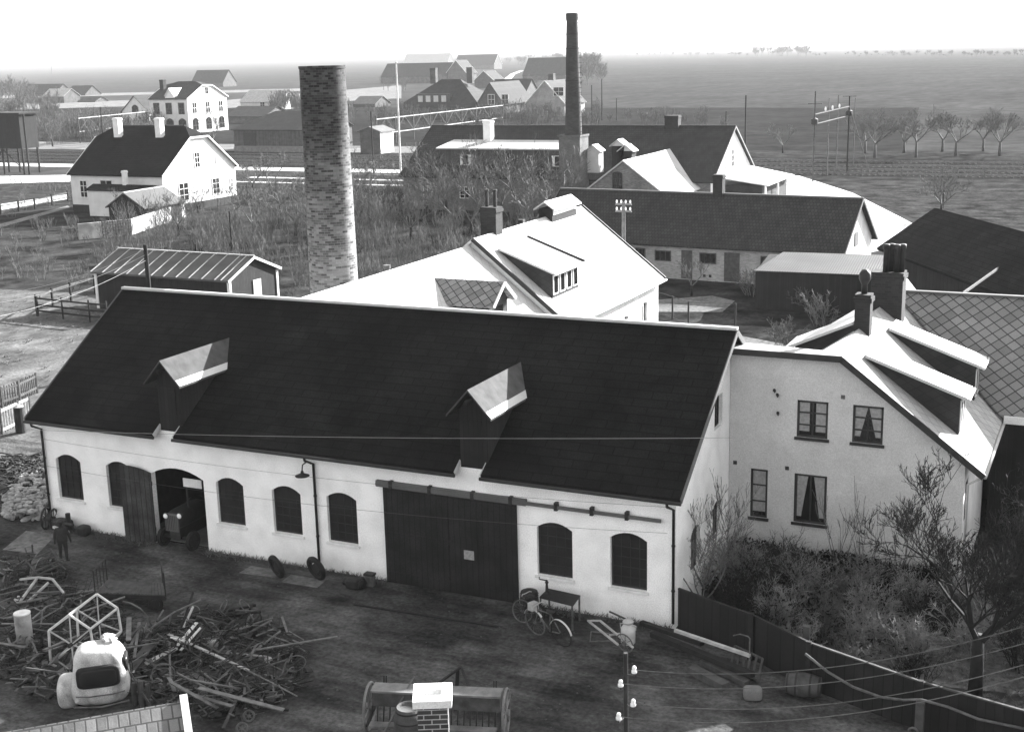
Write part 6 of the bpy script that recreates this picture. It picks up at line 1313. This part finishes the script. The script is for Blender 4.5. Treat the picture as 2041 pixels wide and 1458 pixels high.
# --- the scrap heap
rr = random.Random(11); mb = MB()
def inpoly(x, y): return ((x-430)/185)**2+((y-1335)/105)**2 < 1 or ((x-120)/150)**2+((y-1290)/110)**2 < 1 or ((x-60)/75)**2+((y-1160)/60)**2 < 1
for k in range(2300):
    x, y = rr.uniform(0, 620), rr.uniform(1110, 1470)
    if not inpoly(x, y): continue
    c = at(x, y); kind = rr.random(); zz = rr.uniform(0, .42)+.45*rr.random()*max(0, 1-((x-430)/150)**2-((y-1320)/80)**2)
    if kind < .45: lump(mb, (c.x, c.y, zz*.5), rr.uniform(.1, .4), rr)
    elif kind < .85:
        a = rr.uniform(0, 3.14); L_ = rr.uniform(.2, .9); d = Vector((math.cos(a), math.sin(a), rr.gauss(0, .25)))*L_/2; c = Vector((c.x, c.y, zz+.05)); mb.beam(c-d, c+d, rr.uniform(.015, .06), rr.uniform(.01, .04))
    else: mb.ring((c.x, c.y, zz), (rr.gauss(0, 1), rr.gauss(0, 1), 1), rr.uniform(.08, .2), .015, 14, 4)
for k in range(260):
    x, y = rr.uniform(0, 620), rr.uniform(1110, 1470)
    if inpoly(x, y): c = at(x, y); mb.tube([(c.x, c.y, 0), (c.x+rr.gauss(0, .15), c.y+rr.gauss(0, .15), rr.uniform(.2, .7)), (c.x+rr.gauss(0, .35), c.y+rr.gauss(0, .35), rr.uniform(.2, .8))], .01, 3)
tag(mb.build('scrap_heap', MATS['iron']), 'dark heap of rusty iron scrap across the lower left of the yard', None, None, 'stuff')
mb = MB()
for k in range(650):
    x, y = rr.uniform(0, 620), rr.uniform(1110, 1470)
    if not inpoly(x, y): continue
    c = at(x, y); zz = rr.uniform(.05, .5); a = rr.uniform(0, 3.14); d = Vector((math.cos(a), math.sin(a), rr.gauss(0, .3)))*rr.uniform(.08, .4); c = Vector((c.x, c.y, zz)); mb.beam(c-d, c+d, rr.uniform(.015, .07), rr.uniform(.008, .03))
for k in range(60):
    x, y = rr.uniform(0, 600), rr.uniform(1120, 1440)
    if not inpoly(x, y): continue
    c = at(x, y); c.z = rr.uniform(.2, .75); a = rr.uniform(0, 3.14); d = Vector((math.cos(a), math.sin(a), rr.gauss(0, .22)))*rr.uniform(.5, 1.25)
    if k % 2: mb.tube([c-d, c+Vector((0, 0, rr.uniform(-.1, .15))), c+d], rr.uniform(.015, .035), 6)
    else: mb.beam(c-d, c+d, rr.uniform(.05, .16), .03)
for k in range(70):
    x, y = rr.uniform(0, 620), rr.uniform(1130, 1450)
    if not inpoly(x, y): continue
    c = at(x, y); c.z = rr.uniform(.1, .6); a = rr.uniform(0, 6.28); u_ = Vector((math.cos(a), math.sin(a), rr.gauss(0, .3))); v_ = Vector((-math.sin(a), math.cos(a), rr.gauss(0, .5))); w_ = rr.uniform(.1, .4); hgt = rr.uniform(.08, .22); kk = rr.uniform(-.25, .35)
    if k % 3 == 0: mb.ring(c, (rr.gauss(0, 1), rr.gauss(0, 1), rr.gauss(0, 1)), rr.uniform(.15, .32), .018, 20, 4)
    elif k % 3 == 1:
        for i in range(6):
            f0, f1 = i/6-.5, (i+1)/6-.5; z0, z1 = kk*(1-4*f0*f0), kk*(1-4*f1*f1)
            mb.poly([c+u_*f0*w_*2+Vector((0, 0, z0)), c+u_*f1*w_*2+Vector((0, 0, z1)), c+u_*f1*w_*2+v_*hgt+Vector((0, 0, z1)), c+u_*f0*w_*2+v_*hgt+Vector((0, 0, z0))])
    else: mb.tube([c, c+u_*w_+Vector((0, 0, .25)), c+u_*w_*2+v_*.3], .025, 6)
tag(mb.build('scrap_splinters', MATS['iron_pale']), 'pale bits of sheet metal and wood lying in the scrap', None, None, 'stuff')
bd = [((385, 1180, .9), (358, 1262, .2), .05, 'wood_dark', 'thin dark rod sticking up highest from the scrap'), ((385, 1208, .9), (366, 1250, .5), .05, 'wood_pale', 'short pale rod leaning beside the thin dark rod'),
      ((335, 1262, .55), (495, 1335, .35), .09, 'wood_pale', 'longest pale board crossing the scrap heap'), ((355, 1255, .5), (490, 1328, .3), .07, 'wood_mid', 'board running close above the longest pale board'), ((350, 1290, .4), (392, 1240, .6), .1, 'paint_white', 'bright board pointing up in the middle of the heap'), ((360, 1295, .45), (400, 1250, .6), .07, 'paint_white', 'second bright board close right of the first'), ((340, 1270, .6), (380, 1282, .55), .05, 'paint_white', 'short bright strip across the two bright boards'),
      ((290, 1322, .2), (352, 1290, .4), .2, 'zinc', 'curved pale sheet left of the bright boards'), ((255, 1340, .3), (300, 1282, .45), .3, 'wood_mid', 'broad grey board right of the lorry cab'), ((250, 1275, .5), (282, 1246, .6), .08, 'wood_mid', 'slanting grey batten above the lorry cab roof'),
      ((380, 1340, .2), (428, 1368, .2), .16, 'iron_pale', 'bent pale iron plate in the lower heap'), ((430, 1366, .2), (585, 1350, .25), .08, 'wood_mid', 'long batten lying level at the lower right of the heap'), ((455, 1300, .3), (535, 1308, .3), .04, 'wood_pale', 'thin pale lath lying level at the right of the heap'), ((365, 1395, .15), (450, 1393, .15), .06, 'wood_mid', 'lath lying level at the bottom of the heap'),
      ((420, 1430, .2), (480, 1375, .3), .12, 'wood_dark', 'dark plank slanting down at the bottom of the heap'), ((400, 1228, .5), (455, 1285, .2), .04, 'wood_mid', 'thin slanting stick behind the heap'), ((300, 1365, .2), (345, 1352, .25), .04, 'iron_pale', 'short thin pipe right of the lorry cab'), ((445, 1450, .1), (470, 1395, .3), .08, 'wood_mid', 'short steep batten left of the cast wheels'), ((520, 1330, .3), (575, 1313, .3), .04, 'iron_pale', 'thin rod at the right end of the heap'),
      ((560, 1350, .4), (572, 1312, .6), .04, 'wood_mid', 'upright stick at the right end of the heap'), ((470, 1372, .15), (525, 1360, .2), .14, 'wood_mid', 'broad flat board end in the lower right of the heap'), ((200, 1250, .3), (240, 1243, .3), .12, 'wood_mid', 'flat board seen through the white reel frame'), ((300, 1372, .3), (385, 1382, .2), .05, 'wood_dark', 'dark pole below the short thin pipe'), ((525, 1410, .1), (575, 1414, .1), .06, 'wood_dark', 'dark pole right of the cast wheels')]
for a, b, w_, m_, lb in bd: plank(lb, a[:2], b[:2], w_, .03 if w_ > .06 else w_, a[2], b[2], m_, 'scrap_board', 'boards and rods in the scrap heap', 'scrap')
for i, (px, py, r_, lb) in enumerate(((514, 1410, .16, 'uppermost of the small cast wheels below the heap'), (497, 1437, .16, 'middle one of the small cast wheels below the heap'), (483, 1462, .16, 'lowest of the small cast wheels, cut by the bottom edge'))):
    q = at(px, py); t = thing('cast_wheel', lb, 'wheel', q, 0, 'small cast wheels'); wheel(t, (0, 0, r_), Vector((.6, -.7, .55)), r_, MATS['iron_pale'], 6, .03, 'rim', .04, .05)
for i, (px, py, w_, lb) in enumerate(((535, 1322, .26, 'round pale stone at the right end of the heap'), (425, 1290, .34, 'pale sack like lump in the middle of the heap'))):
    q = at(px, py); mb = MB(); superbox(mb, w_, w_*.8, w_*.8, .8, 10); tag(mb.build('pale_lump', MATS['plaster_grey'], None, True, q), lb, 'stone')
t = thing('log_bundle', 'upright bundle of sawn pale logs at the right of the lorry cab', 'logs', at(275, 1405))
for i in range(4): mb = MB(); mb.tube([(i*.13-.1, (i % 2)*.1, 0), (i*.13-.12, (i % 2)*.1+.03, .62+.05*(i % 3))], .07, 8); mb.build('log', MATS['wood_mid'], t)
t = thing('leaning_rails', 'two rails leaning against the log bundle', 'rails', (0, 0, 0)); mb = MB(); mb.beam(at(290, 1375, .4), at(315, 1400, .1), .05); mb.build('rail', MATS['wood_mid'], t); mb = MB(); mb.beam(at(282, 1378, .5), at(300, 1405, .1), .05); mb.build('rail', MATS['wood_mid'], t)
# rubble by the left end of the hall
mb = MB(); 
for k in range(700):
    x, y = rr.uniform(10, 93), rr.uniform(925, 1040); c = at(x, y); hh = max(0, 1-((x-55)/45)**2)*.5
    if y < 960+ (x < 40)*20: continue
    lump(mb, (c.x, c.y, rr.uniform(0, hh)+.05), rr.uniform(.15, .4), rr)
tag(mb.build('rubble_heap', mat('rubble', .27, .5, 4, bump=.4)), 'heap of pale broken bricks and stones at the left end of the hall', None, None, 'stuff')
mb = MB()
for k in range(160): c = at(rr.uniform(15, 85), rr.uniform(918, 985)); lump(mb, (c.x, c.y, rr.uniform(0, .3)), rr.uniform(.15, .4), rr); d = Vector((rr.gauss(0, 1), rr.gauss(0, 1), .2))*.3; mb.beam(c-d+Vector((0, 0, .3)), c+d+Vector((0, 0, .3)), .05)
tag(mb.build('scrap_iron', MATS['iron']), 'tangled dark iron behind the pale rubble at the hall end', None, None, 'stuff')
# --- seed drill
mat('drill_paint', .17, .3, 3, bump=.3, stain=.3)
LW, RW = at(739, 1450), at(1010, 1464); ax = (RW-LW).normalized(); bk_ = Vector((-ax.y, ax.x, 0)); wd = (RW-LW).length
t = thing('seed_drill', 'wide wooden seed drill with two big spoked wheels at the bottom of the yard', 'seed drill', LW, math.atan2(ax.y, ax.x))
wr = .62
for x in (0, wd): wheel(t, (x, 0, wr), (1, 0, 0), wr, MATS['drill_paint'], 12, .035, 'wheel', .09, .08)
hp = zat(LW, 1362)
mb = MB(); mb.box(.12, -.18, .72, wd-.12, .22, 1.1); mb.build('seed_box', MATS['wood_mid'], t); mb = MB(); mb.box(.1, -.22, 1.1, wd-.1, .26, 1.15); mb.build('box_lid', MATS['drill_paint'], t)
mb = MB(); mb.box(.15, -.75, .42, wd-.15, -.5, .48); mb.build('footboard', MATS['drill_paint'], t)
mb = MB()
for i in range(20): x = .25+i*(wd-.5)/19; mb.tube([(x, -.1, .72), (x, -.3, .15)], .018, 5)
mb.build('coulters', MATS['iron'], t)
mb = MB(); 
for x in (.1, wd-.1): mb.beam((x, -.7, .45), (x, .8, .6), .06)
for x in (.3, .36, wd-.3, wd-.36): mb.beam((x, .3, .6), (x, .45, 1.25), .03)
mb.build('frame', MATS['iron'], t)
mb = MB(); apx = (wd*.6, 1.5, 1.05); mb.beam((wd*.38, .2, .9), apx, .05); mb.beam((wd*.75, .2, .9), apx, .05); mb.beam((wd*.58, .9, .1), (wd*.58, 1.4, 1.0), .09); mb.beam((wd*.45, .6, .3), (wd*.47, 1.0, .9), .04); mb.build('hitch', MATS['wood_dark'], t)
for x in (.68, .93): 
    mb = MB(); pts = [(0, .35), (.1, .5), (.24, .56), (.38, .52)]; 
    for (a, z_), (b, z2_) in zip(pts, pts[1:]): mb.prism([(wd*x-.13, -1.5+a, z_), (wd*x+.13, -1.5+a, z_), (wd*x+.13, -1.5+b, z2_), (wd*x-.13, -1.5+b, z2_)], (0, 0, .02))
    mb.build('cover_plate', MATS['paint_white'], t)
mb = MB(); mb.beam((wd*.15, -1.2, .3), (wd*.32, .3, 1.35), .035); mb.build('lever', MATS['iron_pale'], t)
q = at(818, 1492); t = thing('wooden_barrel', 'wooden barrel standing upright left of the near brick chimney', 'barrel', (q.x, q.y, 0)); mb = MB(); mb.lathe([(.3, 0), (.36, .35), (.38, .6), (.36, .85), (.3, 1.15), (.28, 1.15), (.27, 1.08)], 24); mb.build('staves', MATS['wood_mid'], t, True); mb = MB()
for z, r in ((.2, .35), (.5, .385), (.8, .375), (1.05, .33)): mb.lathe([(r, z), (r, z+.04)], 24, closed=False)
mb.build('hoops', MATS['iron'], t)
mb = MB(); q = at(738, 1345); lump(mb, (0, 0, .15), .35, rr); lump(mb, (.15, .1, .3), .25, rr); tag(mb.build('scrap_lump', MATS['wood_mid'], loc=q), 'knobbly grey lump on the ground behind the left drill wheel', 'scrap')
# --- near building with brick chimney and tiled roof corner
d_ = ray(862, 1378); pc = CAM+d_.normalized()*20.2
t = thing('near_building', 'roof below the viewpoint with the brick chimney and its white cap', 'building', (pc.x, pc.y, 0), CY+R(1.5)); zc = pc.z
mb = MB(); hw_ = .225; mb.box(-hw_, -hw_, 5.2, hw_, hw_, zc-.12); ch_ = mb.build('chimney', mat('brick_near', .06, .25, 2, pattern='brick', size=(.24, .078), c2=.04, mortar=.35, bump=.5, msize=.01), t)
mb = MB(); o_, i_, j_ = .29, .13, .1
for z0_, z1_ in ((zc-.12, zc),):
    mb.box(-o_, -o_, z0_, o_, -j_, z1_); mb.box(-o_, j_, z0_, o_, o_, z1_); mb.box(-o_, -j_, z0_, -i_, j_, z1_); mb.box(i_, -j_, z0_, o_, j_, z1_)
mb.build('chimney_cap', MATS['plaster_white'], ch_); mb = MB(); mb.box(-i_, -j_, zc-.5, i_, j_, zc-.3); mb.build('flue', MATS['trim_dark'], ch_)
zr = 5.55; mb = MB(); slab(mb, [(-2.2, -5, 2.8), (4, -5, 2.8), (4, -.2, zr), (-2.2, -.2, zr)], .12); slab(mb, [(-2.2, -.2, zr), (4, -.2, zr), (4, 2.6, 3.4), (-2.2, 2.6, 3.4)], .12); mb.build('roof', MATS['roof_tile'], t); mb = MB(); mb.box(-2, -4.6, 0, 3.8, 2.2, 2.7); mb.prism([(-2, -4.6, 2.6), (-2, 2.2, 3.3), (-2, -.2, 5.3)], (5.8, 0, 0)); mb.build('wall', MATS['brick_mid'], t)
P1, P2 = at(362, 1396, 3.3), at(40, 1452, 3.3); dr = (P1-P2).normalized(); nn = Vector((dr.y, -dr.x, 0)); nn = nn if nn.y < 0 else -nn
t = thing('near_outhouse', 'tiled outhouse roof with a bright white verge at the bottom left', 'outhouse', (P1.x, P1.y, 0), math.atan2(dr.y, dr.x))
mb = MB(); slab(mb, [(-9, -3.6, .9), (0, -3.6, .9), (0, 0, 3.3), (-9, 0, 3.3)], .1); slab(mb, [(-9, 0, 3.3), (0, 0, 3.3), (0, 3.2, 1.6), (-9, 3.2, 1.6)], .1) if 0 else None
mb.build('roof', mat('tile_near', .2, .2, 2, pattern='courses', proj='roofa', size=(.22, .3), c2=.13, mortar=.07, bump=.5, msize=.02), t)
mb = MB(); mb.beam((.05, .1, 3.36), (.05, -3.6, .93), .16, .14); mb.build('verge_board', Wh, t); mb = MB(); mb.prism([(-8.9, -3.3, 0), (-8.9, -3.3, 1.0), (-8.9, -.02, 3.15), (-8.9, -.02, 0)], (8.85, 0, 0)); mb.build('wall', MATS['board_dark'], t)
# --- line post with insulators and its wires
q = ray(1247, 1300).normalized(); pp = CAM+q*26.0; t = thing('line_post', 'slim iron line post with four white insulators at the bottom centre', 'post', (pp.x, pp.y, 0)); mb = MB(); mb.tube([(0, 0, 0), (0, 0, pp.z)], [.055, .045], 10); mb.build('mast', MATS['iron'], t)
ends = []
for (px, py, s), (ex, ey) in zip(((1264, 1334, 1), (1237, 1361, -1), (1262, 1400, 1), (1233, 1427, -1)), ((2150, 1212), (2150, 1248), (2150, 1290), (2150, 1315))):
    c = CAM+ray(px, py)*((pp-CAM).dot(VF)); l_ = c-Vector((pp.x, pp.y, 0)); mb = MB(); mb.tube([(0, 0, l_.z-.14), (l_.x, l_.y, l_.z-.12), (l_.x, l_.y, l_.z-.02)], .015, 6); br = mb.build('bracket', MATS['iron'], t)
    mb = MB(); mb.lathe([(.03, -.07), (.055, -.06), (.055, -.01), (.035, .0), (.045, .04), (.03, .075), (.01, .08)], 14, l_); mb.build('insulator', MATS['porcelain'], br, True); ends.append((c, at(ex, ey, 6.8)))
def wire(label, a, b, sag=.6, r=.012, m='wire', grp='overhead wires'):
    a, b = Vector(a), Vector(b); n = 24; mb = MB(); mb.tube([a.lerp(b, i/n)-Vector((0, 0, sag*4*(i/n)*(1-i/n))) for i in range(n+1)], r, 4, False); return tag(mb.build('overhead_wire', MATS[m]), label, 'wire', grp)
for (a, b), lb in zip(ends, ('topmost', 'second', 'third', 'lowest')): wire('%s of the four wires running right from the line post' % lb, a, b, .5, .009, 'iron_pale')
wire('thin bright wire crossing the hall roof from the left corner', on_y(60, 856, -3), on_y(1460, 872, -3), .12, .007)
wire('thin wire strung across the hall front, upper', on_y(60, 870, -2.2), on_y(1330, 1010, -2.2), .3, .005, 'wire_dark'); wire('thin wire strung across the hall front, lower', on_y(60, 922, -2.2), on_y(1330, 1062, -2.2), .35, .005, 'wire_dark')
pl_ = on_y(291, 492, 22)
for i, (ex, ey) in enumerate(((-60, 592), (-60, 610), (-60, 640))): wire(('upper', 'middle', 'lower')[i]+' wire running left from the tarred pole over the paddock', (pl_.x, pl_.y, pl_.z-.1-.3*i), at(ex, ey, 5), .5, .01)
# ================================================================ air
hz = bpy.data.materials.new('haze'); hz.use_nodes = True; nt = hz.node_tree; nt.nodes.clear()
vo = nt.nodes.new('ShaderNodeVolumePrincipled'); vo.inputs['Color'].default_value = (.95, .95, .95, 1); vo.inputs['Density'].default_value = .00010; vo.inputs['Anisotropy'].default_value = .0
ou = nt.nodes.new('ShaderNodeOutputMaterial'); nt.links.new(vo.outputs[0], ou.inputs['Volume'])
mb = MB(); mb.box(-9500, -130, -2, 7500, 12500, 60); o = mb.build('haze', hz); o['kind'] = 'stuff'; o['label'] = 'thin pale haze over the plain'
